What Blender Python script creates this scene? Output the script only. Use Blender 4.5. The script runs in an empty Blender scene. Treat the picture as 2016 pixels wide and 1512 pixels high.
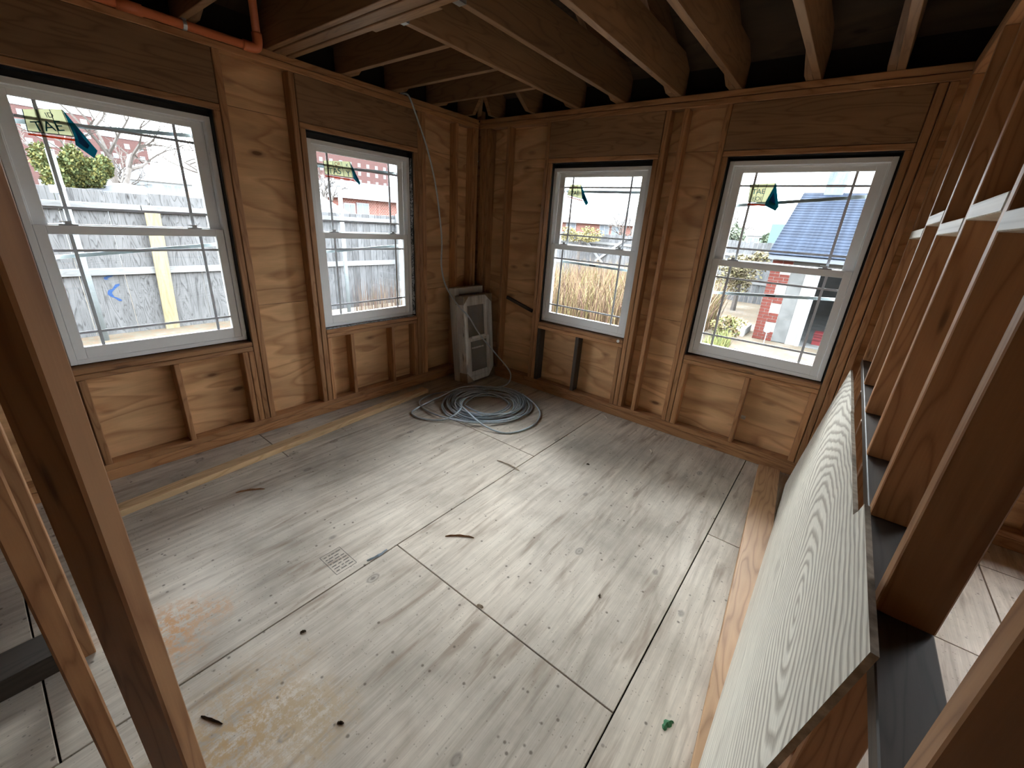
import bpy, bmesh, math, random
from mathutils import Vector, Matrix, Quaternion

# ------------------------------------------------------------------ scene, camera, light
scene = bpy.context.scene
COL = scene.collection
RND = random.Random(11)
scene.view_settings.view_transform = 'Standard'
scene.view_settings.look = 'None'
scene.view_settings.gamma = 1.0
scene.view_settings.use_curve_mapping = False
scene.view_settings.exposure = 1.0
scene.cycles.use_denoising = True
scene.cycles.use_light_tree = False
scene.cycles.max_bounces = 6
scene.cycles.diffuse_bounces = 3
scene.cycles.transparent_max_bounces = 12
scene.cycles.glossy_bounces = 2
scene.cycles.use_adaptive_sampling = False
scene.cycles.caustics_reflective = False
scene.cycles.sample_clamp_indirect = 6.0

cam_data = bpy.data.cameras.new('camera')
cam_data.sensor_width = 36.0
cam_data.lens = 36.0 * 817.66 / 2016.0
cam_data.clip_start = 0.02
cam_data.clip_end = 600
cam = bpy.data.objects.new('camera', cam_data)
COL.objects.link(cam)
_r = Vector((0.78168616, 0.62060524, 0.06177282))
_d = Vector((0.26921919, -0.24642602, -0.93101839))
_f = Vector((-0.56257246, 0.74439462, -0.35970665))
_m = Matrix(((_r.x, -_d.x, -_f.x, 3.1207), (_r.y, -_d.y, -_f.y, -3.3470), (_r.z, -_d.z, -_f.z, 1.5862), (0, 0, 0, 1)))
cam.matrix_world = _m
scene.camera = cam

world = bpy.data.worlds.new('overcast_sky')
scene.world = world
world.use_nodes = True
_wt = world.node_tree
_bg = _wt.nodes['Background']
_bg.inputs['Color'].default_value = (0.95, 0.97, 1.0, 1)
# CIE overcast sky: three times brighter overhead than at the horizon
_tc = _wt.nodes.new('ShaderNodeTexCoord'); _sx = _wt.nodes.new('ShaderNodeSeparateXYZ')
_mx = _wt.nodes.new('ShaderNodeMath'); _mx.operation = 'MAXIMUM'; _mx.inputs[1].default_value = 0.0
_ma = _wt.nodes.new('ShaderNodeMath'); _ma.operation = 'MULTIPLY_ADD'
SKY_ZENITH = 16.0
_ma.inputs[1].default_value = SKY_ZENITH * 2 / 3; _ma.inputs[2].default_value = SKY_ZENITH / 3
_wt.links.new(_tc.outputs['Generated'], _sx.inputs[0]); _wt.links.new(_sx.outputs[2], _mx.inputs[0])
_wt.links.new(_mx.outputs[0], _ma.inputs[0]); _wt.links.new(_ma.outputs[0], _bg.inputs['Strength'])

_sun = bpy.data.lights.new('hazy_sun', 'SUN')
_sun.energy = 4.5
_sun.angle = math.radians(55)
_sun.color = (1.0, 0.955, 0.90)
sun = bpy.data.objects.new('hazy_sun', _sun)
COL.objects.link(sun)
sun.rotation_euler = Vector((0.42, -0.60, -0.68)).to_track_quat('-Z', 'Y').to_euler()

# ------------------------------------------------------------------ helpers
def tag(o, label=None, cat=None, group=None, kind=None):
    if label: o['label'] = label
    if cat: o['category'] = cat
    if group: o['group'] = group
    if kind: o['kind'] = kind
    return o

def empty(name, loc=(0, 0, 0), parent=None):
    o = bpy.data.objects.new(name, None)
    o.empty_display_size = 0.1
    COL.objects.link(o)
    o.location = loc
    if parent: o.parent = parent
    return o

def link(name, me, parent=None, loc=(0, 0, 0), rot=None):
    """loc is in world space; parents here are Empties without rotation unless stated"""
    o = bpy.data.objects.new(name, me)
    COL.objects.link(o)
    if parent is not None:
        o.parent = parent
        off = Vector((0, 0, 0))
        q = parent
        while q is not None:
            off += Vector(q.location); q = q.parent
        o.location = Vector(loc) - off
    else:
        o.location = loc
    if rot is not None: o.rotation_euler = rot
    return o

def bm_mesh(bm, name, mat, smooth=False):
    me = bpy.data.meshes.new(name)
    bm.to_mesh(me); bm.free()
    if mat is not None: me.materials.append(mat)
    if smooth:
        for p in me.polygons: p.use_smooth = True
    return me

def uv_grain(bm, g, off=(0, 0)):
    uvl = bm.loops.layers.uv.verify()
    for f in bm.faces:
        n = f.normal
        a = max(range(3), key=lambda i: abs(n[i]))
        for l in f.loops:
            c = l.vert.co
            if a == g:
                b, e = [i for i in range(3) if i != g]
                uv = (c[b] * 0.05 + 3.3, c[e] + 5.0)
            else:
                e = 3 - g - a
                uv = (c[g] + off[0], c[e] + 0.37 * a + off[1])
            l[uvl].uv = uv

_cache = {}
def box_mesh(dx, dy, dz, mat, g=None, bev=0.0025):
    key = (round(dx, 4), round(dy, 4), round(dz, 4), mat.name, g, bev)
    if key in _cache: return _cache[key]
    bm = bmesh.new()
    bmesh.ops.create_cube(bm, size=1)
    bmesh.ops.scale(bm, vec=(dx, dy, dz), verts=bm.verts)
    if bev > 0:
        bmesh.ops.bevel(bm, geom=list(bm.edges), offset=min(bev, min(dx, dy, dz) * 0.3), segments=1, profile=0.5, affect='EDGES')
    bm.normal_update()
    if g is None: g = max(range(3), key=lambda i: (dx, dy, dz)[i])
    uv_grain(bm, g)
    me = bm_mesh(bm, 'box', mat)
    _cache[key] = me
    return me

def box(name, p0, p1, mat, parent=None, g=None, bev=0.0025, rot=None):
    lo = [min(a, b) for a, b in zip(p0, p1)]; hi = [max(a, b) for a, b in zip(p0, p1)]
    d = [h - l for l, h in zip(lo, hi)]
    c = [(h + l) / 2 for l, h in zip(lo, hi)]
    return link(name, box_mesh(d[0], d[1], d[2], mat, g, bev), parent, c, rot)

def add_box(bm, p0, p1, M=None):
    lo = [min(a, b) for a, b in zip(p0, p1)]; hi = [max(a, b) for a, b in zip(p0, p1)]
    vs = [bm.verts.new((x, y, z)) for x in (lo[0], hi[0]) for y in (lo[1], hi[1]) for z in (lo[2], hi[2])]
    for q in ((0, 1, 3, 2), (4, 6, 7, 5), (0, 4, 5, 1), (2, 3, 7, 6), (0, 2, 6, 4), (1, 5, 7, 3)):
        bm.faces.new([vs[i] for i in q])
    if M is not None: bmesh.ops.transform(bm, matrix=M, verts=vs)
    return vs

def multi_box(name, boxes, mat, parent=None, bev=0.0, g=2):
    bm = bmesh.new()
    for p0, p1 in boxes: add_box(bm, p0, p1)
    bmesh.ops.recalc_face_normals(bm, faces=bm.faces)
    if bev > 0: bmesh.ops.bevel(bm, geom=list(bm.edges), offset=bev, segments=1, profile=0.5, affect='EDGES')
    bm.normal_update(); uv_grain(bm, g)
    c = Vector((0, 0, 0))
    for v in bm.verts: c += v.co
    c /= len(bm.verts)
    for v in bm.verts: v.co -= c
    return link(name, bm_mesh(bm, name, mat), parent, c)

def prism(name, pts, axis, a0, a1, mat, parent=None, g=0, bev=0.0):
    """pts: 2d polygon in the two other axes (in order), extruded along axis from a0 to a1"""
    bm = bmesh.new()
    oth = [i for i in range(3) if i != axis]
    def mk(p, a):
        co = [0, 0, 0]; co[axis] = a; co[oth[0]] = p[0]; co[oth[1]] = p[1]
        return bm.verts.new(co)
    A_ = [mk(p, a0) for p in pts]; B_ = [mk(p, a1) for p in pts]
    bm.faces.new(A_); bm.faces.new(B_[::-1])
    n = len(pts)
    for i in range(n): bm.faces.new((A_[i], B_[i], B_[(i + 1) % n], A_[(i + 1) % n]))
    bmesh.ops.recalc_face_normals(bm, faces=bm.faces)
    if bev > 0: bmesh.ops.bevel(bm, geom=list(bm.edges), offset=bev, segments=1, profile=0.5, affect='EDGES')
    bm.normal_update(); uv_grain(bm, g)
    c = Vector((0, 0, 0))
    for v in bm.verts: c += v.co
    c /= len(bm.verts)
    for v in bm.verts: v.co -= c
    return link(name, bm_mesh(bm, name, mat), parent, c)

def tube(bm, pts, rad, n=6, close=False):
    """sweep a circle along pts; rad a number or list"""
    pts = [Vector(p) for p in pts]
    N = len(pts)
    rings = []
    up = None
    for i, p in enumerate(pts):
        if close: t = pts[(i + 1) % N] - pts[i - 1]
        else: t = pts[min(i + 1, N - 1)] - pts[max(i - 1, 0)]
        if t.length < 1e-9: t = Vector((0, 0, 1))
        t.normalize()
        if up is None:
            up = t.orthogonal().normalized()
        up = (up - t * up.dot(t))
        if up.length < 1e-6: up = t.orthogonal()
        up.normalize()
        s = t.cross(up)
        r = rad[i] if isinstance(rad, (list, tuple)) else rad
        rings.append([bm.verts.new(p + (up * math.cos(2 * math.pi * k / n) + s * math.sin(2 * math.pi * k / n)) * r) for k in range(n)])
    for i in range(N - 1 + (1 if close else 0)):
        a, b = rings[i], rings[(i + 1) % N]
        for k in range(n):
            bm.faces.new((a[k], a[(k + 1) % n], b[(k + 1) % n], b[k]))
    if not close:
        bm.faces.new(rings[0][::-1]); bm.faces.new(rings[-1])

def spline(pts, sub=8):
    P = [Vector(p) for p in pts]
    P = [P[0] * 2 - P[1]] + P + [P[-1] * 2 - P[-2]]
    out = []
    for i in range(1, len(P) - 2):
        for k in range(sub):
            t = k / sub
            a, b, c, d = P[i - 1], P[i], P[i + 1], P[i + 2]
            out.append(0.5 * ((2 * b) + (c - a) * t + (2 * a - 5 * b + 4 * c - d) * t * t + (3 * b - a - 3 * c + d) * t ** 3))
    out.append(P[-2])
    return out

# ------------------------------------------------------------------ materials
class NT:
    def __init__(s, name, rough=0.7, spec=0.3):
        s.m = bpy.data.materials.new(name); s.m.use_nodes = True
        s.t = s.m.node_tree; s.b = s.t.nodes['Principled BSDF']
        s.b.inputs['Roughness'].default_value = rough
        s.b.inputs['Specular IOR Level'].default_value = spec
    def n(s, typ, **kw):
        nd = s.t.nodes.new(typ)
        for k, v in kw.items():
            if k in nd.inputs: s.inp(nd.inputs[k], v)
            else: setattr(nd, k, v)
        return nd
    def inp(s, sock, v):
        if isinstance(v, bpy.types.NodeSocket): s.t.links.new(v, sock)
        else: sock.default_value = v
    def math(s, op, a, b=0.0, clamp=False):
        nd = s.t.nodes.new('ShaderNodeMath'); nd.operation = op; nd.use_clamp = clamp
        s.inp(nd.inputs[0], a); s.inp(nd.inputs[1], b)
        return nd.outputs[0]
    def vmul(s, v, k):
        nd = s.t.nodes.new('ShaderNodeVectorMath'); nd.operation = 'MULTIPLY'
        s.inp(nd.inputs[0], v); nd.inputs[1].default_value = k
        return nd.outputs[0]
    def vadd(s, v, k):
        nd = s.t.nodes.new('ShaderNodeVectorMath'); nd.operation = 'ADD'
        s.inp(nd.inputs[0], v); s.inp(nd.inputs[1], k)
        return nd.outputs[0]
    def noise(s, v, scale, detail=3, rough=0.55, dist=0.0):
        nd = s.t.nodes.new('ShaderNodeTexNoise')
        s.inp(nd.inputs['Vector'], v); nd.inputs['Scale'].default_value = scale
        nd.inputs['Detail'].default_value = detail; nd.inputs['Roughness'].default_value = rough
        nd.inputs['Distortion'].default_value = dist
        return nd.outputs[0]
    def vor(s, v, scale, rnd=1.0):
        nd = s.t.nodes.new('ShaderNodeTexVoronoi')
        s.inp(nd.inputs['Vector'], v); nd.inputs['Scale'].default_value = scale
        nd.inputs['Randomness'].default_value = rnd
        return nd
    def ramp(s, f, stops, interp='LINEAR'):
        nd = s.t.nodes.new('ShaderNodeValToRGB'); nd.color_ramp.interpolation = interp
        e = nd.color_ramp.elements
        while len(e) > 2: e.remove(e[-1])
        for i, (p, c) in enumerate(stops):
            if i >= 2: e.new(p)
            e[i].position = p
            e[i].color = (c, c, c, 1) if isinstance(c, (int, float)) else (*c, 1)
        s.inp(nd.inputs[0], f)
        return nd.outputs[0]
    def mix(s, f, a, b, mode='MIX'):
        nd = s.t.nodes.new('ShaderNodeMix'); nd.data_type = 'RGBA'; nd.blend_type = mode
        s.inp(nd.inputs[0], f)
        for sock, v in ((nd.inputs[6], a), (nd.inputs[7], b)):
            if isinstance(v, tuple) and len(v) == 3: v = (*v, 1)
            s.inp(sock, v)
        return nd.outputs[2]
    def uv(s, rnd=True):
        u = s.t.nodes.new('ShaderNodeTexCoord').outputs['UV']
        if not rnd: return u
        oi = s.t.nodes.new('ShaderNodeObjectInfo').outputs['Random']
        cx = s.t.nodes.new('ShaderNodeCombineXYZ')
        s.inp(cx.inputs[0], s.math('MULTIPLY', oi, 61.0)); s.inp(cx.inputs[1], s.math('MULTIPLY', oi, 173.0))
        return s.vadd(u, cx.outputs[0])
    def rnd(s):
        return s.t.nodes.new('ShaderNodeObjectInfo').outputs['Random']
    def pos(s):
        return s.t.nodes.new('ShaderNodeNewGeometry').outputs['Position']
    def bump(s, h, strength=0.2, dist=0.002):
        nd = s.t.nodes.new('ShaderNodeBump'); nd.inputs['Strength'].default_value = strength
        nd.inputs['Distance'].default_value = dist
        s.inp(nd.inputs['Height'], h); s.t.links.new(nd.outputs[0], s.b.inputs['Normal'])
    def col(s, c):
        if isinstance(c, tuple): c = (*c, 1) if len(c) == 3 else c
        s.inp(s.b.inputs['Base Color'], c); return s.m

def plain(name, c, rough=0.7, spec=0.3, metal=0.0, var=0.0, scale=8.0):
    t = NT(name, rough, spec); t.b.inputs['Metallic'].default_value = metal
    if var > 0:
        o = t.n('ShaderNodeTexCoord').outputs['Object']
        nz = t.noise(o, scale, 4)
        f = t.ramp(nz, [(0.3, 1 - var), (0.7, 1 + var * 0.5)])
        return t.col(t.mix(1.0, (*c, 1), f, 'MULTIPLY'))
    return t.col(c)

def lumber(name, c_lo, c_hi, tint=0.22, knot=0.65, dark=0.35, ring=9.0):
    t = NT(name, 0.5, 0.5)
    u = t.uv()
    w = t.vmul(u, (1.1, 9.0, 1))
    nz = t.noise(w, 1.0, 2, 0.5, 0.3)
    bands = t.math('FRACT', t.math('MULTIPLY', nz, ring))
    tri = t.math('ABSOLUTE', t.math('SUBTRACT', bands, 0.5))
    g = t.ramp(tri, [(0.0, 0.0), (0.18, 0.75), (0.5, 1.0)])
    fine = t.noise(t.vmul(u, (6, 260, 1)), 1.0, 2)
    g2 = t.math('ADD', t.math('MULTIPLY', g, 0.65), t.math('MULTIPLY', fine, 0.35))
    c = t.mix(g2, c_lo, c_hi)
    big = t.noise(t.vmul(u, (0.9, 5, 1)), 1.0, 3)
    c = t.mix(1.0, c, t.ramp(big, [(0.25, 0.72), (0.7, 1.12)]), 'MULTIPLY')
    kv = t.vor(t.vmul(u, (1.9, 9.5, 1)), 1.0)
    kd = t.math('ADD', kv.outputs['Distance'], t.math('MULTIPLY', t.math('SUBTRACT', fine, 0.5), 0.05))
    kf = t.ramp(kd, [(0.045, 1.0), (0.095, 0.0)])
    c = t.mix(t.math('MULTIPLY', kf, knot), c, (c_lo[0] * dark, c_lo[1] * dark, c_lo[2] * dark))
    r = t.rnd()
    c = t.mix(1.0, c, t.ramp(t.math('FRACT', t.math('MULTIPLY', r, 7.77)), [(0.0, 1 - tint), (1.0, 1 + tint * 0.6)]), 'MULTIPLY')
    return t.col(c)

def ply(name, c_lo, c_hi, uvs=(1.0, 1.0), rings=7.0, knot=0.85, line=0.8, rnd=True, kscale=(2.7, 7.0)):
    t = NT(name, 0.7, 0.25)
    u = t.uv(rnd)
    a = t.vmul(u, (0.75 * uvs[0], 3.4 * uvs[1], 1))
    n1 = t.noise(a, 1.0, 2.2, 0.5, 0.6)
    fr = t.math('FRACT', t.math('MULTIPLY', n1, rings))
    g = t.ramp(fr, [(0.0, 0.0), (0.22, 0.7), (0.85, 1.0), (1.0, 0.1)])
    fine = t.noise(t.vmul(u, (7, 150, 1)), 1.0, 3)
    med = t.noise(t.vmul(u, (1.6, 8, 1)), 1.0, 4)
    g2 = t.math('ADD', t.math('MULTIPLY', g, 0.6 * line), t.math('ADD', t.math('MULTIPLY', fine, 0.25), t.math('MULTIPLY', med, 0.5 - 0.3 * line)))
    c = t.mix(t.math('MULTIPLY', g2, 1.15, True), c_lo, c_hi)
    c = t.mix(1.0, c, t.ramp(med, [(0.3, 0.78), (0.7, 1.1)]), 'MULTIPLY')
    kv = t.vor(t.vmul(u, (*kscale, 1)), 1.0, 0.95)
    kd = t.math('ADD', kv.outputs['Distance'], t.math('MULTIPLY', t.math('SUBTRACT', med, 0.5), 0.10))
    kf = t.ramp(kd, [(0.065, 1.0), (0.10, 0.5), (0.18, 0.0)])
    c = t.mix(t.math('MULTIPLY', kf, knot), c, (c_lo[0] * 0.3, c_lo[1] * 0.26, c_lo[2] * 0.25))
    return t.col(c)

M = {}
M['stud'] = lumber('framing_lumber', (0.31, 0.128, 0.048), (0.57, 0.30, 0.137))
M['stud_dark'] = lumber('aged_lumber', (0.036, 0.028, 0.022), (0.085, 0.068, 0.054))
M['joist'] = lumber('joist_lumber', (0.20, 0.10, 0.045), (0.35, 0.20, 0.10), knot=0.5)
M['fresh'] = lumber('fresh_lumber', (0.60, 0.36, 0.17), (0.88, 0.63, 0.36), knot=0.8)
M['warm'] = lumber('warm_plank', (0.33, 0.165, 0.075), (0.62, 0.38, 0.205), tint=0.05, knot=0.5, ring=13.0)
M['block'] = lumber('pale_block', (0.40, 0.35, 0.28), (0.70, 0.65, 0.56), knot=0.2)
M['sheath'] = ply('sheathing_ply', (0.43, 0.20, 0.088), (0.84, 0.525, 0.275))
M['sheath2'] = ply('sheathing_ply_bold', (0.37, 0.155, 0.06), (0.70, 0.40, 0.19), rings=13.0, line=1.15, uvs=(0.9, 1.5))
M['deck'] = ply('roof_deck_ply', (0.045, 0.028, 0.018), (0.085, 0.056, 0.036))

def mat_floor():
    t = NT('weathered_floor_ply', 0.58, 0.35)
    u = t.uv(True); P = t.pos()
    a = t.vmul(u, (0.5, 3.0, 1))
    n1 = t.noise(a, 1.0, 2.5, 0.5, 0.5)
    fr = t.math('FRACT', t.math('MULTIPLY', n1, 9.0))
    g = t.ramp(fr, [(0.0, 0.15), (0.25, 0.8), (0.85, 1.0), (1.0, 0.3)])
    streak = t.noise(t.vmul(u, (1.1, 34, 1)), 1.0, 4, 0.6)
    fine = t.noise(t.vmul(u, (9, 210, 1)), 1.0, 2)
    cloud = t.noise(P, 1.7, 6, 0.62)
    c = t.mix(t.math('ADD', t.math('MULTIPLY', g, 0.42), t.math('MULTIPLY', t.ramp(streak, [(.32, 0.0), (.64, 1.0)]), 0.58), True), (0.43, 0.36, 0.285), (0.70, 0.62, 0.52))
    c = t.mix(1.0, c, t.ramp(cloud, [(0.28, 0.62), (0.52, 0.97), (0.72, 1.16)]), 'MULTIPLY')
    c = t.mix(1.0, c, t.ramp(fine, [(0.3, 0.90), (0.7, 1.05)]), 'MULTIPLY')
    st = t.ramp(t.noise(t.vmul(u, (2.3, 16, 1)), 1.0, 3, 0.6, 0.4), [(0.55, 0.0), (0.70, 0.62)])
    c = t.mix(st, c, (0.25, 0.175, 0.12))
    # patched knots: ring outlines with a dark heart
    kv = t.vor(t.vmul(u, (2.7, 4.6, 1)), 1.0, 0.95)
    kd = t.math('ADD', kv.outputs['Distance'], t.math('MULTIPLY', t.math('SUBTRACT', cloud, 0.5), 0.06))
    kf = t.ramp(kd, [(0.02, 0.75), (0.05, 0.2), (0.075, 0.55), (0.10, 0.0)])
    c = t.mix(kf, c, (0.12, 0.10, 0.085))
    # dirt specks of two sizes
    sv = t.vor(P, 22.0, 1.0)
    keep = t.ramp(sv.outputs['Color'], [(0.55, 0.0), (0.60, 1.0)])
    sp = t.math('MULTIPLY', t.ramp(sv.outputs['Distance'], [(0.08, 1.0), (0.17, 0.0)]), keep)
    c = t.mix(t.math('MULTIPLY', sp, 0.75), c, (0.10, 0.075, 0.055))
    sv2 = t.vor(P, 70.0, 1.0)
    keep2 = t.ramp(sv2.outputs['Color'], [(0.62, 0.0), (0.66, 1.0)])
    sp2 = t.math('MULTIPLY', t.ramp(sv2.outputs['Distance'], [(0.10, 1.0), (0.24, 0.0)]), keep2)
    c = t.mix(t.math('MULTIPLY', sp2, 0.55), c, (0.15, 0.12, 0.09))
    # sawdust spilled by the near studs
    n = t.noise(P, 34.0, 4, 0.75); n2 = t.noise(P, 6.0, 2)
    sx = t.n('ShaderNodeSeparateXYZ'); t.inp(sx.inputs[0], P)
    for (x, y, r1, cc) in ((1.40, -3.17, 0.20, (0.66, 0.33, 0.13)), (1.99, -3.16, 0.32, (0.50, 0.33, 0.16)), (2.10, -3.0, 0.18, (0.48, 0.36, 0.22))):
        dx = t.math('SUBTRACT', sx.outputs[0], x); dy = t.math('SUBTRACT', sx.outputs[1], y)
        d = t.math('SQRT', t.math('ADD', t.math('MULTIPLY', dx, dx), t.math('MULTIPLY', dy, dy)))
        d2 = t.math('ADD', d, t.math('MULTIPLY', t.math('SUBTRACT', n2, 0.5), 0.25))
        f = t.math('MULTIPLY', t.ramp(t.math('DIVIDE', d2, r1), [(0.15, 0.9), (1.0, 0.0)]), t.ramp(n, [(0.42, 0.0), (0.56, 1.0)]))
        c = t.mix(f, c, cc)
    t.bump(streak, 0.2, 0.0015)
    t.inp(t.b.inputs['Roughness'], t.ramp(cloud, [(0.3, 0.72), (0.7, 0.5)]))
    return t.col(c)
M['floor'] = mat_floor()

def mat_panel():
    t = NT('pale_grained_ply', 0.62, 0.3)
    u = t.uv(False)
    wob = t.noise(t.vmul(u, (1.4, 3.0, 1)), 1.0, 2.0, 0.5)
    wob2 = t.noise(t.vmul(u, (9.0, 26.0, 1)), 1.0, 2.0)
    sp = t.n('ShaderNodeSeparateXYZ'); t.inp(sp.inputs[0], u)
    def cath(u0, v0, k):
        du = t.math('SUBTRACT', sp.outputs[0], u0); dv = t.math('SUBTRACT', sp.outputs[1], v0)
        du = t.math('MULTIPLY', du, k)
        return t.math('SQRT', t.math('ADD', t.math('MULTIPLY', du, du), t.math('MULTIPLY', dv, dv)))
    d = cath(2.02, 0.66, 0.20)
    d = t.math('ADD', d, t.math('MULTIPLY', t.math('SUBTRACT', wob, 0.5), 0.12))
    d = t.math('ADD', d, t.math('MULTIPLY', t.math('SUBTRACT', wob2, 0.5), 0.012))
    fr = t.math('FRACT', t.math('MULTIPLY', d, 48.0))
    g = t.ramp(fr, [(0.0, 0.0), (0.18, 0.25), (0.42, 1.0), (0.78, 1.0), (1.0, 0.0)])
    soft = t.noise(t.vmul(u, (1.2, 60.0, 1)), 1.0, 3, .6)
    band = t.ramp(sp.outputs[1], [(0.30, 1.0), (0.46, 0.0)])
    g = t.mix(t.math('MULTIPLY', band, 0.62), g, t.ramp(soft, [(0.3, .35), (0.6, 1.0)]))
    fine = t.noise(t.vmul(u, (9, 240, 1)), 1.0, 3)
    c = t.mix(g, (0.44, 0.395, 0.325), (0.84, 0.80, 0.70))
    c = t.mix(1.0, c, t.ramp(fine, [(0.3, 0.8), (0.7, 1.08)]), 'MULTIPLY')
    kv = t.vor(t.vmul(u, (1.3, 3.1, 1)), 1.0, 0.95)
    kd = t.math('ADD', kv.outputs['Distance'], t.math('MULTIPLY', t.math('SUBTRACT', wob2, 0.5), 0.16))
    kf = t.ramp(kd, [(0.02, 0.8), (0.07, 0.3), (0.13, 0.0)])
    c = t.mix(kf, c, (0.19, 0.145, 0.105))
    t.bump(g, 0.35, 0.0015)
    return t.col(c)
M['panel'] = mat_panel()
M['vinyl'] = plain('white_vinyl', (0.88, 0.89, 0.89), 0.38, 0.5)
M['grille'] = plain('grille_bar', (0.62, 0.66, 0.72), 0.45, 0.4)
M['membrane'] = plain('black_flashing', (0.012, 0.014, 0.018), 0.45, 0.4)
M['tape'] = None
M['latch'] = plain('latch_plastic', (0.55, 0.57, 0.58), 0.4)
M['screenbar'] = plain('screen_bar', (0.62, 0.72, 0.74), 0.4, 0.5)
M['dark'] = plain('dark_plastic', (0.03, 0.035, 0.04), 0.5)
M['galv'] = plain('galvanized', (0.60, 0.64, 0.66), 0.38, 0.5, 0.85, 0.15, 14)
M['cable'] = plain('grey_cable', (0.52, 0.60, 0.66), 0.28, 0.8, 0.1, 0.15, 60)
M['cpvc'] = plain('orange_cpvc', (0.70, 0.19, 0.075), 0.42, 0.5)
M['under'] = plain('under_floor', (0.02, 0.018, 0.015), 0.9)

def mat_glass(name, tint=(1, 1, 1), ref=0.06):
    m = bpy.data.materials.new(name); m.use_nodes = True
    nt = m.node_tree; nt.nodes.clear()
    o = nt.nodes.new('ShaderNodeOutputMaterial'); mx = nt.nodes.new('ShaderNodeMixShader')
    tr = nt.nodes.new('ShaderNodeBsdfTransparent'); gl = nt.nodes.new('ShaderNodeBsdfGlossy')
    fr = nt.nodes.new('ShaderNodeFresnel'); fr.inputs[0].default_value = 1.35
    tr.inputs[0].default_value = (*tint, 1); gl.inputs['Roughness'].default_value = 0.01
    nt.links.new(fr.outputs[0], mx.inputs[0]); nt.links.new(tr.outputs[0], mx.inputs[1]); nt.links.new(gl.outputs[0], mx.inputs[2])
    nt.links.new(mx.outputs[0], o.inputs[0])
    return m
M['glass'] = mat_glass('window_glass', (0.93, 0.96, 0.97))

def mat_tape():
    t = NT('printed_tape', 0.4, 0.5)
    o = t.n('ShaderNodeTexCoord').outputs['Object']
    n = t.noise(t.vmul(o, (60, 60, 34)), 1.0, 3, 0.7, 1.5)
    return t.col(t.mix(t.ramp(n, [(0.47, 0.0), (0.53, 1.0)]), (0.62, 0.66, 0.68), (0.05, 0.055, 0.06)))
M['tape'] = mat_tape()

# ------------------------------------------------------------------ window layout (s along wall, seen left to right from inside)
SILL, HEAD = 0.705, 2.094
WIN_A = [(-3.157, -2.244), (-1.702, -0.787)]       # openings in wall_left, y range
WIN_B = [(0.860, 1.755), (2.275, 3.178)]           # openings in wall_back, x range
FRAME_A = [(-3.130, -2.252), (-1.680, -0.802)]
FRAME_B = [(0.862, 1.742), (2.284, 3.168)]
D = 0.089
PT = 2.401     # underside of the double top plate
TOPZ = 2.479

def mapA(s, d, z): return (-d, s, z)
def mapB(s, d, z): return (s, d, z)

def holes_panel(name, mp, s0, s1, z0, z1, d0, d1, holes, mat, parent, uoff=0.0):
    """solid board in the wall plane with rectangular holes cut out, UV running along the wall"""
    ss = sorted(set([s0, s1] + [min(max(h[0], s0), s1) for h in holes] + [min(max(h[1], s0), s1) for h in holes]))
    zz = sorted(set([z0, z1] + [min(max(h[2], z0), z1) for h in holes] + [min(max(h[3], z0), z1) for h in holes]))
    bm = bmesh.new(); uvl = bm.loops.layers.uv.verify()
    vd = {}
    def V(i, j, d):
        k = (i, j, d)
        if k not in vd: vd[k] = bm.verts.new(mp(ss[i], d, zz[j]))
        return vd[k]
    def solid(i, j):
        if i < 0 or j < 0 or i >= len(ss) - 1 or j >= len(zz) - 1: return False
        cs = (ss[i] + ss[i + 1]) / 2; cz = (zz[j] + zz[j + 1]) / 2
        return not any(h[0] < cs < h[1] and h[2] < cz < h[3] for h in holes)
    for i in range(len(ss) - 1):
        for j in range(len(zz) - 1):
            if not solid(i, j): continue
            fs = [[V(i, j, d0), V(i + 1, j, d0), V(i + 1, j + 1, d0), V(i, j + 1, d0)],
                  [V(i, j + 1, d1), V(i + 1, j + 1, d1), V(i + 1, j, d1), V(i, j, d1)]]
            for (a, b, p, q) in ((i - 1, j, (i, j), (i, j + 1)), (i + 1, j, (i + 1, j), (i + 1, j + 1)), (i, j - 1, (i, j), (i + 1, j)), (i, j + 1, (i, j + 1), (i + 1, j + 1))):
                if not solid(a, b):
                    fs.append([V(*p, d0), V(*q, d0), V(*q, d1), V(*p, d1)])
            for q in fs: bm.faces.new(q)
    bmesh.ops.recalc_face_normals(bm, faces=bm.faces)
    for f in bm.faces:
        for l in f.loops:
            c = l.vert.co
            l[uvl].uv = ((c.y if mp is mapA else c.x) + uoff, c.z)
    c = Vector(mp((s0 + s1) / 2, (d0 + d1) / 2, (z0 + z1) / 2))
    for v in bm.verts: v.co -= c
    return link(name, bm_mesh(bm, name, mat), parent, c)

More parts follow.
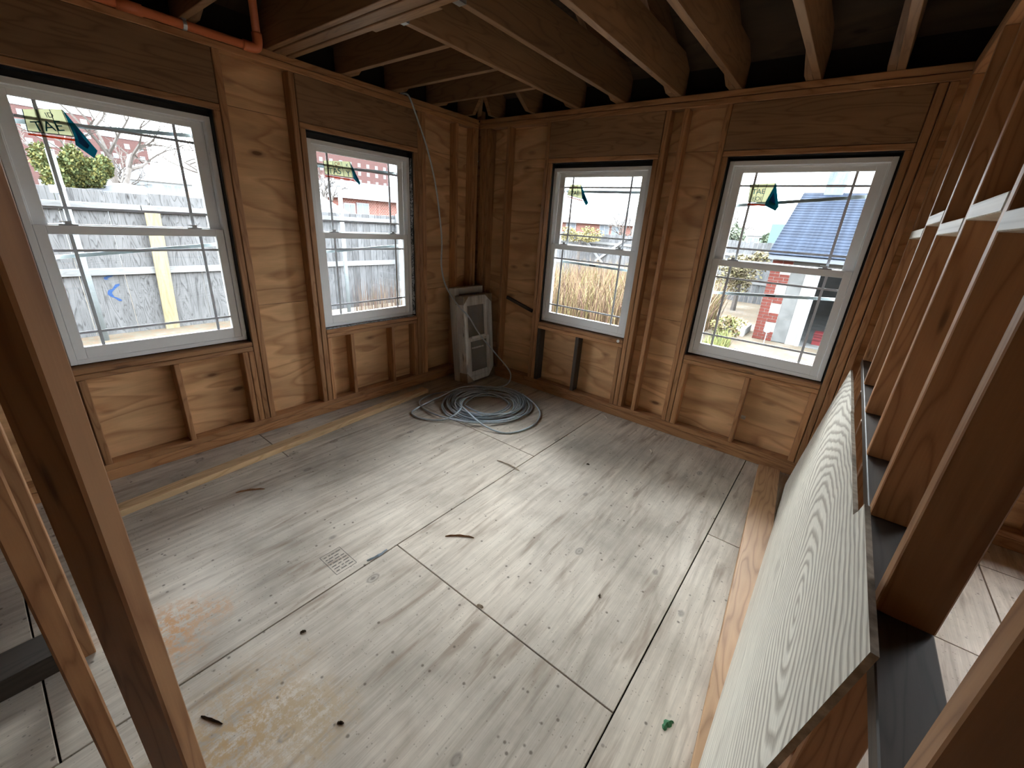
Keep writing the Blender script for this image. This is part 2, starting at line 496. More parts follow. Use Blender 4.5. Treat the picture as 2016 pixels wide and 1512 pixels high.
# ------------------------------------------------------------------ exterior stud walls
def framed_wall(name, mp, label, members, headers, sills, span, holes, sheets):
    w = empty(name, mp((span[0] + span[1]) / 2, 0, 0))
    tag(w, label, 'wall', kind='structure')
    def mem(nm, s0, s1, z0, z1, mat=M['stud'], d0=None, g=2):
        j = RND.uniform(0.0, 0.0025) if d0 is None else d0
        return box(nm, mp(s0 + 0.0012, j, z0), mp(s1 - 0.0012, D, z1), mat, w, g, 0.004)
    ga = 1 if mp is mapA else 0
    mem('bottom_plate', span[0], span[1], 0.0, 0.066, g=ga, d0=0.004)
    mem('bottom_plate', span[0], span[1], 0.069, 0.107, g=ga, d0=0.0)
    mem('top_plate', span[0], span[1], PT, PT + 0.038, g=ga, d0=0.0)
    mem('top_plate', span[0], span[1], PT + 0.041, TOPZ, g=ga, d0=0.003)
    for m in members: mem(*m[:5], *(m[5:] or ()))
    for s0, s1 in headers:
        mem('header', s0, s1, HEAD + 0.037, PT, g=ga, mat=M['joist'], d0=0.002)
        mem('header_trimmer', s0, s1, HEAD, HEAD + 0.035, g=ga, d0=0.0)
    for s0, s1 in sills:
        mem('sill_plate', s0, s1, 0.673, SILL, g=ga, d0=0.0)
        mem('sill_plate', s0, s1, 0.640, 0.671, g=ga, d0=0.002)
    for k, (a, b, z0, z1) in enumerate(sheets):
        hs = [(h0, h1, SILL - 0.005, HEAD + 0.005) for h0, h1 in holes if h1 > a and h0 < b]
        holes_panel('sheathing_panel', mp, a, b, z0, z1, D + 0.0005, D + 0.013, hs, M['sheath2'] if (k % 3 == 2) else M['sheath'], w, uoff=RND.uniform(0, 20))
    hs = [(h0, h1, SILL - 0.005, HEAD + 0.005) for h0, h1 in holes]
    holes_panel('house_wrap', mp, span[0] - .1, span[1] + .1, -0.28, 2.66, D + 0.0135, D + 0.022, hs, M['under'], w)  # added layer stops light leaking through seams; its black stands in for eave shade
    return w, mem

S0, S1 = 0.107, PT
mem_A = []
for a, b in ((-0.040, -0.002), (-0.080, -0.042), (-0.299, -0.264), (-0.702, -0.657), (-0.744, -0.703), (-1.785, -1.746), (-2.204, -2.163), (-3.235, -3.197), (-3.62, -3.582), (-4.03, -3.99), (-4.43, -4.39)):
    mem_A.append(('stud', a, b, S0, S1))
for a, b in ((-0.786, -0.745), (-1.745, -1.703), (-2.243, -2.205), (-3.196, -3.158)):
    mem_A.append(('jack_stud', a, b, S0, HEAD))
for a, b in ((-1.702, -1.669), (-0.830, -0.788), (-1.496, -1.461), (-1.086, -1.054), (-2.317, -2.281), (-2.280, -2.244), (-2.706, -2.673), (-3.131, -3.094)):
    mem_A.append(('cripple_stud', a, b, S0, 0.640))
wallA, _ = framed_wall('wall_left', mapA, 'open stud wall with plywood sheathing on the left, holding two windows', mem_A,
    [(-1.745, -0.745), (-3.196, -2.205)], [(-1.702, -0.787), (-3.157, -2.244)], (-7.3, 0.0), WIN_A,
    [(-1.766, 0.10, -0.28, 0.934), (-4.2, -1.768, -0.28, 0.934), (-7.4, -4.202, -0.28, 0.934),
     (-1.766, 0.10, 0.937, 2.143), (-4.2, -1.768, 0.937, 2.143), (-7.4, -4.202, 0.937, 2.143),
     (-2.19, 0.10, 2.146, 2.482), (-7.4, -2.192, 2.146, 2.482)])
mem_B = []
for a, b in ((0.022, 0.060), (0.062, 0.102), (0.104, 0.144), (0.343, 0.381), (0.783, 0.820), (1.798, 1.836), (1.924, 1.960), (2.198, 2.236), (3.219, 3.262), (3.264, 3.302), (3.9, 3.938), (4.3, 4.338), (5.75, 5.79), (6.2, 6.24), (6.6, 6.64)):
    mem_B.append(('stud', a, b, S0, S1))
for a, b in ((0.821, 0.859), (1.757, 1.797), (2.237, 2.274), (3.179, 3.218), (4.46, 4.499), (5.501, 5.54)):
    mem_B.append(('jack_stud', a, b, S0, HEAD))
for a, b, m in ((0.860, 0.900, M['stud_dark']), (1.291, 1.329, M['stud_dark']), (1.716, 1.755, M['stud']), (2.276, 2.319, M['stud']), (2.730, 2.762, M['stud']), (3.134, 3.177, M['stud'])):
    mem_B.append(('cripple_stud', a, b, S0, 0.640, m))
wallB, _ = framed_wall('wall_back', mapB, 'open stud wall with plywood sheathing at the back, holding two windows', mem_B,
    [(0.821, 1.797), (2.237, 3.218), (4.46, 5.54)], [(0.860, 1.755), (2.275, 3.178), (4.5, 5.5)], (0.0, 7.0), WIN_B + [(4.5, 5.5)],
    [(-0.10, 2.215, -0.28, 0.934), (2.217, 4.60, -0.28, 0.934), (4.602, 7.1, -0.28, 0.934),
     (-0.10, 1.94, 0.937, 2.143), (1.942, 4.40, 0.937, 2.143), (4.402, 7.1, 0.937, 2.143),
     (-0.10, 2.215, 2.146, 2.482), (2.217, 7.1, 2.146, 2.482)])
# an old let-in brace offcut nailed to the sheathing
br = box('brace_offcut', (0.385, 0.070, -0.016), (0.735, 0.0885, 0.016), M['stud_dark'], wallB, 0)
br.location = Vector((0.558, 0.079, 0.822)) - wallB.location; br.rotation_euler = (0, math.radians(15), 0)
# black membrane behind the gap round each window
for mp, w, op, fr in ((mapA, wallA, WIN_A, FRAME_A), (mapB, wallB, WIN_B, FRAME_B)):
    for (o0, o1), (f0, f1) in zip(op, fr):
        holes_panel('flashing_membrane', mp, o0 - 0.004, o1 + 0.004, SILL - 0.004, HEAD + 0.004, D - 0.004, D, [(f0 + 0.01, f1 - 0.01, 0.725, 2.05)], M['membrane'], w)
        box('flashing_membrane', mp(o0 + .001, .006, HEAD - .003), mp(o1 - .001, D - .005, HEAD - .0003), M['membrane'], w, bev=0)
        box('flashing_membrane', mp(o0 + .0003, .022, SILL + .002), mp(o0 + .003, D - .005, HEAD - .004), M['membrane'], w, bev=0)
        box('flashing_membrane', mp(o1 - .003, .022, SILL + .002), mp(o1 - .0003, D - .005, HEAD - .004), M['membrane'], w, bev=0)

# ------------------------------------------------------------------ windows
def ring(mp, s0, s1, z0, z1, l, r, b, t, d0, d1):
    return [(mp(s0, d0, z0), mp(s0 + l, d1, z1)), (mp(s1 - r, d0, z0), mp(s1, d1, z1)),
            (mp(s0 + l, d0, z0), mp(s1 - r, d1, z0 + b)), (mp(s0 + l, d0, z1 - t), mp(s1 - r, d1, z1))]

def window(n, mp, s0, s1, label, bars, zf=(0.716, 2.058)):
    w = empty('window_%d' % n, mp((s0 + s1) / 2, 0.09, zf[0]))
    tag(w, label, 'window', kind='structure')
    z0, z1 = zf
    multi_box('frame', ring(mp, s0, s1, z0, z1, .028, .028, .026, .028, .052, .132) +
              ring(mp, s0 + .028, s1 - .028, z0 + .026, z1 - .028, .010, .010, .004, .012, .094, .098), M['vinyl'], w, 0.0015)
    a0, a1 = s0 + .030, s1 - .030
    lo = multi_box('lower_sash', ring(mp, a0, a1, z0 + .022, 1.437, .043, .043, .068, .043, .060, .092), M['vinyl'], w, 0.002)
    up = multi_box('upper_sash', ring(mp, a0 + .006, a1 - .006, 1.398, z1 - .026, .052, .052, .044, .040, .099, .128), M['vinyl'], w, 0.002)
    gl = (a0 + .043, a1 - .043, z0 + .090, 1.394)
    gu = (a0 + .058, a1 - .058, 1.442, z1 - .066)
    for sash, g, dd in ((lo, gl, .076), (up, gu, .113)):
        box('pane', mp(g[0], dd - .002, g[2]), mp(g[1], dd + .002, g[3]), M['glass'], sash, bev=0)
        for f in (g[0] + .082, g[1] - .082):
            box('grille_bar', mp(f - .0075, dd - .006, g[2]), mp(f + .0075, dd - .0025, g[3]), M['grille'], sash, bev=0)
        for f in (g[2] + .078, g[3] - .080):
            box('grille_bar', mp(g[0], dd - .0066, f - .0065), mp(g[1], dd - .0028, f + .0065), M['grille'], sash, bev=0)
    for f in (0.18, 0.80):
        sc = s0 + (s1 - s0) * f
        multi_box('sash_lock', [(mp(sc - .036, .070, 1.437), mp(sc + .036, .088, 1.444)), (mp(sc - .012, .071, 1.444), mp(sc + .012, .087, 1.453)), (mp(sc - .03, .074, 1.453), mp(sc + .016, .080, 1.458))], M['latch'], lo)
    sc = empty('insect_screen', mp((s0 + s1) / 2, .14, z0), w); sc.location = Vector(mp((s0 + s1) / 2, .14, z0)) - w.location
    multi_box('screen_frame', ring(mp, s0 + .03, s1 - .03, z0 + .03, z1 - .03, .016, .016, .016, .016, .136, .143), M['vinyl'], sc)
    for za, zb in bars:
        L = s1 - s0 - .10
        ang = math.atan2(zb - za, L)
        o = box('screen_bar', mp(-L / 2, -.003, -.010), mp(L / 2, .003, .010), M['screenbar'], sc, bev=.001)
        o.location = Vector(mp((s0 + s1) / 2, .141, (za + zb) / 2)) - w.location - sc.location
        o.rotation_euler = (ang, 0, 0) if mp is mapA else (0, -ang, 0)
    zc = (bars[0][0] + bars[0][1]) / 2
    box('screen_tab', mp((s0 + s1) / 2 - .03, .134, zc - .004), mp((s0 + s1) / 2 + .03, .137, zc + .006), M['dark'], sc, bev=0)
    return w

window(1, mapA, *FRAME_A[0], 'white double-hung window nearest the dark foreground stud, fence and tower outside', [(1.272, 1.342), (1.888, 1.955)])
window(2, mapA, *FRAME_A[1], 'white double-hung window beside the hanging cable, brick house outside', [(1.284, 1.338), (1.89, 1.925)], (0.714, 2.050))
window(3, mapB, *FRAME_B[0], 'white double-hung window over dry grass, right of the wrapped window unit', [(1.286, 1.272), (1.884, 1.880)], (0.716, 2.058))
window(4, mapB, *FRAME_B[1], 'white double-hung window facing the garage with a blue shingle roof', [(1.190, 1.254), (1.800, 1.874)], (0.718, 2.072))
# crinkled printed flashing tape standing out of the gap right of window_2 and under it
_bm = bmesh.new()
pts = []
for i in range(26):
    z = 0.72 + i * (2.045 - 0.72) / 25
    pts.append((-0.050 + RND.uniform(-.004, .004), -0.797 + RND.uniform(-.004, .006), z, -0.03 + RND.uniform(-.006, .006), -0.788 + RND.uniform(-.003, .001)))
prev = None
for x0, y0, z, x1, y1 in pts:
    cur = [_bm.verts.new((x0 - .012, y0 + .002, z)), _bm.verts.new((x0, y0, z)), _bm.verts.new((x1, y1, z))]
    if prev:
        for k in range(2): _bm.faces.new((prev[k], prev[k + 1], cur[k + 1], cur[k]))
    prev = cur
link('flashing_tape', bm_mesh(_bm, 'tape', M['tape']), wallA, (0, 0, 0))
_bm = bmesh.new(); prev = None
for i in range(26):
    y = -1.69 + i * 0.88 / 25
    cur = [_bm.verts.new((-.058, y, 0.7085)), _bm.verts.new((-.030 + RND.uniform(-.010, .006), y, 0.7075 + RND.uniform(0, .004))), _bm.verts.new((-.018 + RND.uniform(-.010, .010), y, 0.7065))]
    if prev:
        for k in range(2): _bm.faces.new((prev[k], prev[k + 1], cur[k + 1], cur[k]))
    prev = cur
link('flashing_tape', bm_mesh(_bm, 'tape', M['tape']), wallA, (0, 0, 0))

# ------------------------------------------------------------------ floor sheets
floor = tag(empty('floor', (2.2, -2.0, 0)), 'grey weathered plywood subfloor with dark seams between the sheets', 'floor', kind='structure')
cols = [(-0.089, 0.449, [0.10, -2.30, -4.74, -7.3]), (0.449, 1.669, [0.10, -1.10, -3.54, -5.98, -7.3]), (1.669, 2.889, [0.10, -2.32, -4.76, -7.2]),
        (2.889, 4.109, [0.10, -1.09, -3.53, -5.97, -7.3]), (4.109, 5.329, [0.10, -0.3, -2.74, -5.18, -7.3]), (5.329, 7.0, [0.10, -2.32, -4.76, -7.3])]
for x0, x1, ys in cols:
    for ya, yb in zip(ys[:-1], ys[1:]):
        box('plywood_sheet', (x0 + .003, yb + .003, -0.019), (x1 - .003, ya - .003, 0.0), M['floor'], floor, 1, 0.0012)
box('subfloor_void', (-0.09, -7.4, -0.30), (7.0, 0.10, -0.15), M['under'], floor, bev=0)
# nail heads / glue smears are in the material; the mill stamp is print on the sheet
_bm = bmesh.new()
def strip(x0, y0, x1, y1): add_box(_bm, (x0, y0, 0.0002), (x1, y1, 0.0006))
sx0, sx1, sy0, sy1 = 1.468, 1.622, -2.627, -2.523
for a in (sx0, sx1): strip(a - .001, sy0, a + .001, sy1)
for a in (sy0, sy1): strip(sx0, a - .001, sx1, a + .001)
for i in range(1, 8):
    x = sx0 + i * (sx1 - sx0) / 8
    y = sy0 + .01
    while y < sy1 - .02:
        L = RND.uniform(.008, .03)
        strip(x - .0022, y, x + .0022, min(y + L, sy1 - .008)); y += L + RND.uniform(.004, .012)
link('mill_stamp', bm_mesh(_bm, 'stamp', plain('stamp_ink', (0.11, 0.105, 0.10), 0.8)), floor, (0, 0, 0))

# ------------------------------------------------------------------ ceiling framing
ceiling = tag(empty('ceiling', (2.2, -2.0, TOPZ)), 'open ceiling of wooden joists, rafters and roof deck overhead', 'ceiling', kind='structure')
SL = 0.47
def roofz(d): return 2.645 + SL * d            # underside of the deck, d = distance in from the sheathing
JT = TOPZ + 0.235
rx = [1.004, 1.396, 1.808, 2.191, 2.613, 2.986, 3.39, 3.80, 4.2, 4.6, 5.0]
def rafter_y(x, dmax, w=.038):
    pts = [(0.40, roofz(-0.30)), (-dmax + .1, roofz(dmax)), (-dmax + .1, roofz(dmax) - .165), (0.10 - .19, TOPZ + 0.001), (0.092, TOPZ + 0.001), (0.092, roofz(0) - .16 - .045), (0.40, roofz(-0.30) - .155)]
    prism('rafter', pts, 0, x, x + w, M['joist'], ceiling, 1)
def rafter_x(y, dmax, w=.038):
    pts = [(-0.40, roofz(-0.30)), (dmax - .1, roofz(dmax)), (dmax - .1, roofz(dmax) - .165), (-0.10 + .19, TOPZ + 0.001), (-0.092, TOPZ + 0.001), (-0.092, roofz(0) - .16 - .045), (-0.40, roofz(-0.30) - .155)]
    prism('rafter', pts, 1, y, y + w, M['joist'], ceiling, 0)
for x in rx:
    rafter_y(x, min(x + .1, 3.4))
    prism('joist', [(0.08, TOPZ), (0.08, roofz(.02) - .01), (0.03, roofz(.06)), (-.05, JT), (-1.739, JT), (-1.739, TOPZ)], 0, x + .040, x + .078, M['joist'], ceiling, 1, 0.002)
    multi_box('joist_hanger', [((x + .037, -1.741, TOPZ - .003), (x + .0395, -1.69, TOPZ + .16)), ((x + .0785, -1.741, TOPZ - .003), (x + .081, -1.69, TOPZ + .16)), ((x + .037, -1.741, TOPZ - .003), (x + .081, -1.69, TOPZ - .0005))], M['galv'], ceiling)
for y in (-1.41, -1.0, -0.584):
    prism('joist', [(-0.08, TOPZ), (-0.08, roofz(.02) - .01), (-.03, roofz(.06)), (.05, JT), (1.0435, JT), (1.0435, TOPZ)], 1, y, y + .038, M['joist'], ceiling, 0, 0.002)
    rafter_x(y + .040, max(0.35, -y - .02))
rafter_x(-0.19, 0.28)
for x in (0.19, 0.607): rafter_y(x, x + .08)
# hip rafter out of the corner
hip = box('hip_rafter', (-2.2, -.019, -.085), (2.2, .019, .085), M['joist'], ceiling, 0)
hip.rotation_euler = Matrix.Rotation(math.radians(-45), 3, 'Z').to_quaternion().to_matrix().to_euler()
hd = Vector((1, -1, SL)).normalized()
hq = Matrix((hd, Vector((0, 0, 1)).cross(hd).normalized(), hd.cross(Vector((0, 0, 1)).cross(hd).normalized()))).transposed()
hip.rotation_euler = hq.to_euler()
hip.location = Vector((-0.1, 0.1, roofz(0) - .10)) + hd * 2.25 - ceiling.location
box('corner_post_block', (-0.03, -0.004, TOPZ), (0.03, 0.05, TOPZ + .07), M['joist'], ceiling)
for k in range(4):
    y0 = -1.902 + k * .0405
    box('beam_ply', (-0.085, y0, TOPZ - (0.0, .006, .002, .008)[k]), (7.0, y0 + .0385, JT), M['joist'], ceiling, 0)
box('beam_cleat', (0.84, -1.742, TOPZ - .004), (1.35, -1.712, TOPZ + .03), M['joist'], ceiling, 0)
for y in (-2.345, -2.75, -3.155, -3.56, -3.965, -4.37, -4.775, -5.18):
    box('joist', (-0.085, y, TOPZ), (6.9, y + .038, roofz(.06)), M['joist'], ceiling, 0)
    rafter_x(y + .040, 3.4)
# roof deck: four slopes of a hip roof over the whole house
W0, W1, H0, H1 = -0.102, 7.1, -7.4, 0.102
_bm = bmesh.new()
ov = 0.40
zc = roofz(-ov); ridge = (W1 - W0) / 2; zr = roofz(ridge)
cs = [(W0 - ov, H1 + ov), (W1 + ov, H1 + ov), (W1 + ov, H0 - ov), (W0 - ov, H0 - ov)]
for th in (0.0, 0.03):
    e = [_bm.verts.new((x, y, zc + th)) for x, y in cs]
    r1 = _bm.verts.new(((W0 + W1) / 2, H1 - ridge, zr + th)); r2 = _bm.verts.new(((W0 + W1) / 2, H0 + ridge, zr + th))
    _bm.faces.new((e[0], e[1], r1)); _bm.faces.new((e[1], e[2], r2, r1)); _bm.faces.new((e[2], e[3], r2)); _bm.faces.new((e[3], e[0], r1, r2))
_bm.normal_update(); uv_grain(_bm, 0)
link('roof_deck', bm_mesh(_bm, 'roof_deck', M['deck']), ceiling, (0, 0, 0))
# eave closure
for a, b in (((-.50, -7.8, zc - .02), (-.48, .5, zc + .02)), ((-.5, .48, zc - .02), (7.5, .5, zc + .02))):
    box('fascia', a, b, M['joist'], ceiling)

# ------------------------------------------------------------------ partition on the right
XC = 3.33
wallC = tag(empty('wall_right', (XC + .045, -1.4, 0)), 'bare stud partition on the right with short blocking between its studs', 'wall', kind='structure')
ST = [-.047, -.645, -1.12, -1.600, -2.013, -2.391, -2.800]
for y in ST:
    box('stud', (XC, y - .038, .939), (XC + D, y, PT), M['stud'], wallC, 2)
    box('cripple_stud', (XC, y - .038, .040), (XC + D, y, .899), M['stud'], wallC, 2)
box('bottom_plate', (XC, -2.84, 0), (XC + D, -.006, .039), M['stud'], wallC, 1)
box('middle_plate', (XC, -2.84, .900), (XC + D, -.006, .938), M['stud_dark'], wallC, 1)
box('top_plate', (XC, -7.2, PT), (XC + D, -.006, PT + .038), M['stud'], wallC, 1)
box('top_plate', (XC, -7.2, PT + .040), (XC + D, -.006, TOPZ - .002), M['stud'], wallC, 1)
for (ya, yb), z in zip(zip(ST[:-1], ST[1:]), (1.642, 1.688, 1.640, 1.670, 1.630, 1.66)):
    box('blocking', (XC - .002, yb + .001, z), (XC + .087, ya - .039, z + .040), M['block'], wallC, 0)
for y in (-3.66, -4.1, -4.5, -4.9):
    box('stud', (XC, y - .038, .04), (XC + D, y, PT), M['stud'], wallC, 2)

# ------------------------------------------------------------------ framing beside the camera on the left
wallD = tag(empty('wall_near', (1.6, -3.45, 0)), 'dark foreground studs of an opening beside the camera, bottom left', 'wall', kind='structure')
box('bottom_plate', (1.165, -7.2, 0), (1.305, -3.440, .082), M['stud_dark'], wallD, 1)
box('stud', (1.168, -3.439, 0.0), (1.305, -3.402, PT), M['stud'], wallD, 2)
box('stud', (1.168, -4.2, .083), (1.305, -4.162, PT), M['stud'], wallD, 2)
box('top_plate', (1.165, -7.2, PT), (1.305, -3.30, TOPZ - .002), M['stud'], wallD, 1)
def az_post(dist, az_deg, rot_deg, w, d, name='stud'):
    """upright stud whose lit narrow face is centred on an azimuth from where the doorway stands"""
    a = math.radians(az_deg)
    c = Vector((3.1207 - dist * math.cos(a), -3.347 + dist * math.sin(a), 0))
    nrm = Vector((math.cos(math.radians(rot_deg)), math.sin(math.radians(rot_deg)), 0))
    o = box(name, (-d / 2, -w / 2, 0), (d / 2, w / 2, PT), M['stud'], wallD, 2, 0.004)
    p = c - nrm * (d / 2)
    o.location = Vector((p.x, p.y, PT / 2)) - wallD.location
    o.rotation_euler = (0, 0, math.radians(rot_deg))
    return o
az_post(0.80, 2.92, 30, .038, .089)
az_post(1.06, -3.72, 4, .038, .089)

# ------------------------------------------------------------------ far walls of the house, behind and beside the camera
wallE = tag(empty('wall_front', (3.5, -7.35, 0)), 'plywood wall closing the house behind the camera', 'wall', kind='structure')
def mapF(s, d, z): return (s, -7.30 - d, z)
def mapG(s, d, z): return (7.0 + d, s, z)
holes_panel('sheathing_panel', mapF, -.1, 7.1, -.28, 2.64, 0, .013, [], M['sheath'], wallE)
wallG = tag(empty('wall_far_right', (7.05, -3.5, 0)), 'plain plywood wall beyond the right partition', 'wall', kind='structure')
holes_panel('sheathing_panel', mapG, -7.4, .1, -.28, 2.64, 0, .013, [], M['sheath'], wallG)

# ------------------------------------------------------------------ loose lumber and the leaning panel
def board(name, pa, pb, w, h, mat, label, cat='board'):
    """flat board on the floor with its centre line from pa to pb"""
    a, b = Vector(pa), Vector(pb); L = (b - a).length
    o = box(name, (-L / 2, -w / 2, 0), (L / 2, w / 2, h), mat, None, 0, 0.003)
    o.location = ((a + b) / 2) + Vector((0, 0, h / 2 + .0005))
    o.rotation_euler = (0, 0, math.atan2(b.y - a.y, b.x - a.x))
    return tag(o, label, cat)
board('lumber_board', (0.400, -3.19, 0), (0.186, -0.860, 0), .086, .038, M['fresh'], 'long pale two-by-four lying on the floor along the left wall')
board('floor_plank', (3.046, -0.05, 0), (3.262, -2.90, 0), .138, .038, M['warm'], 'reddish flat plank on the floor beneath the leaning plywood panel')

def leaning_panel():
    bm = bmesh.new(); uvl = bm.loops.layers.uv.verify()
    def P(y, z, back=False):
        t = (-.17 - y) / 2.46
        xb = 3.168; zb = .003 + .039 * t
        xt = 3.286 + .016 * t; zt = .887 + .11 * t
        f = (z - zb) / (zt - zb)
        x = xb + (xt - xb) * f
        return (x + (.012 if back else 0), y, z - (.002 if back else 0))
    prof = [(-.17, .887), (-.55, .900), (-1.10, .914), (-1.115, .910), (-1.6, .930), (-2.098, .947), (-2.118, .972), (-2.125, 1.000), (-2.40, 1.002), (-2.63, 1.006)]
    N = len(prof)
    grid = []
    for back in (False, True):
        rows = []
        for y, zt in prof:
            t = (-.17 - y) / 2.46; zb = .003 + .039 * t
            rows.append([bm.verts.new(P(y, zb, back)), bm.verts.new(P(y, zb + (zt - zb) * .5, back)), bm.verts.new(P(y, zt, back))])
        grid.append(rows)
    F, B = grid
    for i in range(N - 1):
        for j in range(2):
            bm.faces.new((F[i][j], F[i + 1][j], F[i + 1][j + 1], F[i][j + 1]))
            bm.faces.new((B[i][j + 1], B[i + 1][j + 1], B[i + 1][j], B[i][j]))
        bm.faces.new((F[i][2], F[i + 1][2], B[i + 1][2], B[i][2]))
        bm.faces.new((F[i][0], B[i][0], B[i + 1][0], F[i + 1][0]))
    for i in (0, N - 1):
        for j in range(2): bm.faces.new((F[i][j], F[i][j + 1], B[i][j + 1], B[i][j]))
    bmesh.ops.recalc_face_normals(bm, faces=bm.faces)
    bm.normal_update()
    for f in bm.faces:
        edge = abs(f.normal.x) < .6
        for l in f.loops:
            c = l.vert.co
            l[uvl].uv = (-.17 - c.y, c.z)
        f.material_index = 1 if edge else 0
    me = bm_mesh(bm, 'leaning_panel', M['panel'])
    me.materials.append(plain('ply_edge', (0.40, 0.34, 0.26), 0.8, var=.4, scale=40))
    return tag(link('plywood_panel', me), 'large pale plywood sheet with bold grain leaning against the right partition', 'plywood sheet')
leaning_panel()

# ------------------------------------------------------------------ wrapped window unit in the corner
M['film'] = None
def mat_film():
    m = bpy.data.materials.new('stretch_film'); m.use_nodes = True
    nt = m.node_tree; nt.nodes.clear()
    o = nt.nodes.new('ShaderNodeOutputMaterial'); mx = nt.nodes.new('ShaderNodeMixShader'); mx2 = nt.nodes.new('ShaderNodeMixShader')
    tr = nt.nodes.new('ShaderNodeBsdfTransparent'); df = nt.nodes.new('ShaderNodeBsdfDiffuse'); gl = nt.nodes.new('ShaderNodeBsdfGlossy')
    df.inputs[0].default_value = (.72, .69, .63, 1); gl.inputs['Roughness'].default_value = .25
    tc = nt.nodes.new('ShaderNodeTexCoord'); mp = nt.nodes.new('ShaderNodeMapping'); mp.inputs['Scale'].default_value = (26, 26, 3)
    nz = nt.nodes.new('ShaderNodeTexNoise'); nz.inputs['Scale'].default_value = 1.0; nz.inputs['Detail'].default_value = 4
    cr = nt.nodes.new('ShaderNodeValToRGB'); cr.color_ramp.elements[0].position = .35; cr.color_ramp.elements[0].color = (.03, .03, .03, 1)
    cr.color_ramp.elements[1].position = .7; cr.color_ramp.elements[1].color = (.36, .36, .36, 1)
    bp = nt.nodes.new('ShaderNodeBump'); bp.inputs['Strength'].default_value = .6; bp.inputs['Distance'].default_value = .01
    L = nt.links.new
    L(tc.outputs['Object'], mp.inputs[0]); L(mp.outputs[0], nz.inputs['Vector']); L(nz.outputs[0], cr.inputs[0]); L(nz.outputs[0], bp.inputs['Height'])
    L(bp.outputs[0], gl.inputs['Normal'])
    L(cr.outputs[0], mx.inputs[0]); L(tr.outputs[0], mx.inputs[1]); L(df.outputs[0], mx.inputs[2])
    mx2.inputs[0].default_value = .10; L(mx.outputs[0], mx2.inputs[1]); L(gl.outputs[0], mx2.inputs[2]); L(mx2.outputs[0], o.inputs[0])
    return m
M['film'] = mat_film()
M['card'] = plain('cardboard', (0.34, 0.25, 0.17), 0.85, 0.2, var=.3, scale=20)
M['dullglass'] = plain('dull_glass', (0.16, 0.165, 0.165), 0.16, 0.6)
wu = empty('wrapped_window_unit')
def rg(x0, x1, y0, y1, z0, z1, l, b, t): return [((x0, y0, z0), (x1, y0 + l, z1)), ((x0, y1 - l, z0), (x1, y1, z1)), ((x0, y0 + l, z0), (x1, y1 - l, z0 + b)), ((x0, y0 + l, z1 - t), (x1, y1 - l, z1))]
multi_box('frame', rg(-.035, .070, -.205, .205, .008, .875, .040, .05, .05), M['vinyl'], wu, .002)
multi_box('frame', rg(-.118, -.040, -.210, .200, .004, .955, .06, .06, .06), plain('film_covered_vinyl', (.66, .64, .60), .5), wu, .002)
ls = multi_box('lower_sash', rg(.035, .060, -.165, .165, .058, .455, .045, .045, .035), M['vinyl'], wu, .002)
us = multi_box('upper_sash', rg(.015, .035, -.165, .165, .430, .825, .045, .030, .045), M['vinyl'], wu, .002)
box('pane', (.044, -.12, .103), (.049, .12, .420), M['dullglass'], ls, bev=0)
box('pane', (.022, -.12, .460), (.027, .12, .780), M['dullglass'], us, bev=0)
box('sash_lift', (.060, -.115, .345), (.070, .06, .362), M['vinyl'], ls, bev=.002)
box('foam_strip', (.070, -.12, .452), (.084, .09, .478), M['vinyl'], us, bev=.003)
for (y0, y1, z0, z1) in ((-.209, -.11, .0, .11), (.11, .209, .0, .11), (-.209, -.13, .80, .883), (.10, .209, .79, .883)):
    sgn = -1 if y0 < 0 else 1
    zc_ = z0 < .4
    yo = y0 if sgn < 0 else y1; yi = y1 if sgn < 0 else y0
    zo = z0 if zc_ else z1; zi = z1 if zc_ else z0
    pts = [(yo, zo), (yi, zo), (yo, zi)]
    prism('corner_guard', pts, 0, .0705, .0735, M['card'], wu, 1)
box('corner_guard', (-.036, -.2095, .0), (.0735, -.2055, .10), M['card'], wu, bev=0)
box('corner_guard', (-.036, -.2095, .80), (.0735, -.2055, .885), M['card'], wu, bev=0)
box('top_cardboard', (-.12, -.212, .956), (-.037, .203, .962), M['card'], wu, bev=0)
box('top_cardboard', (-.037, -.209, .877), (.074, .209, .883), M['card'], wu, bev=0)
_bm = bmesh.new()
add_box(_bm, (-.121, -.214, .001), (.0765, .2115, .890))
bmesh.ops.subdivide_edges(_bm, edges=list(_bm.edges), cuts=10, use_grid_fill=True)
for v in _bm.verts:
    v.co += Vector((RND.uniform(0, .002), RND.uniform(-.0018, .0), 0)) if v.co.z > .02 else Vector((0, 0, 0))
link('plastic_wrap', bm_mesh(_bm, 'wrap', M['film'], True), wu)
wu.location = (0.285, -0.235, .0135); wu.rotation_euler = (0, math.radians(-6), 0)
tag(wu, 'new white window unit wrapped in plastic with cardboard corners, leaning in the corner', 'window unit')

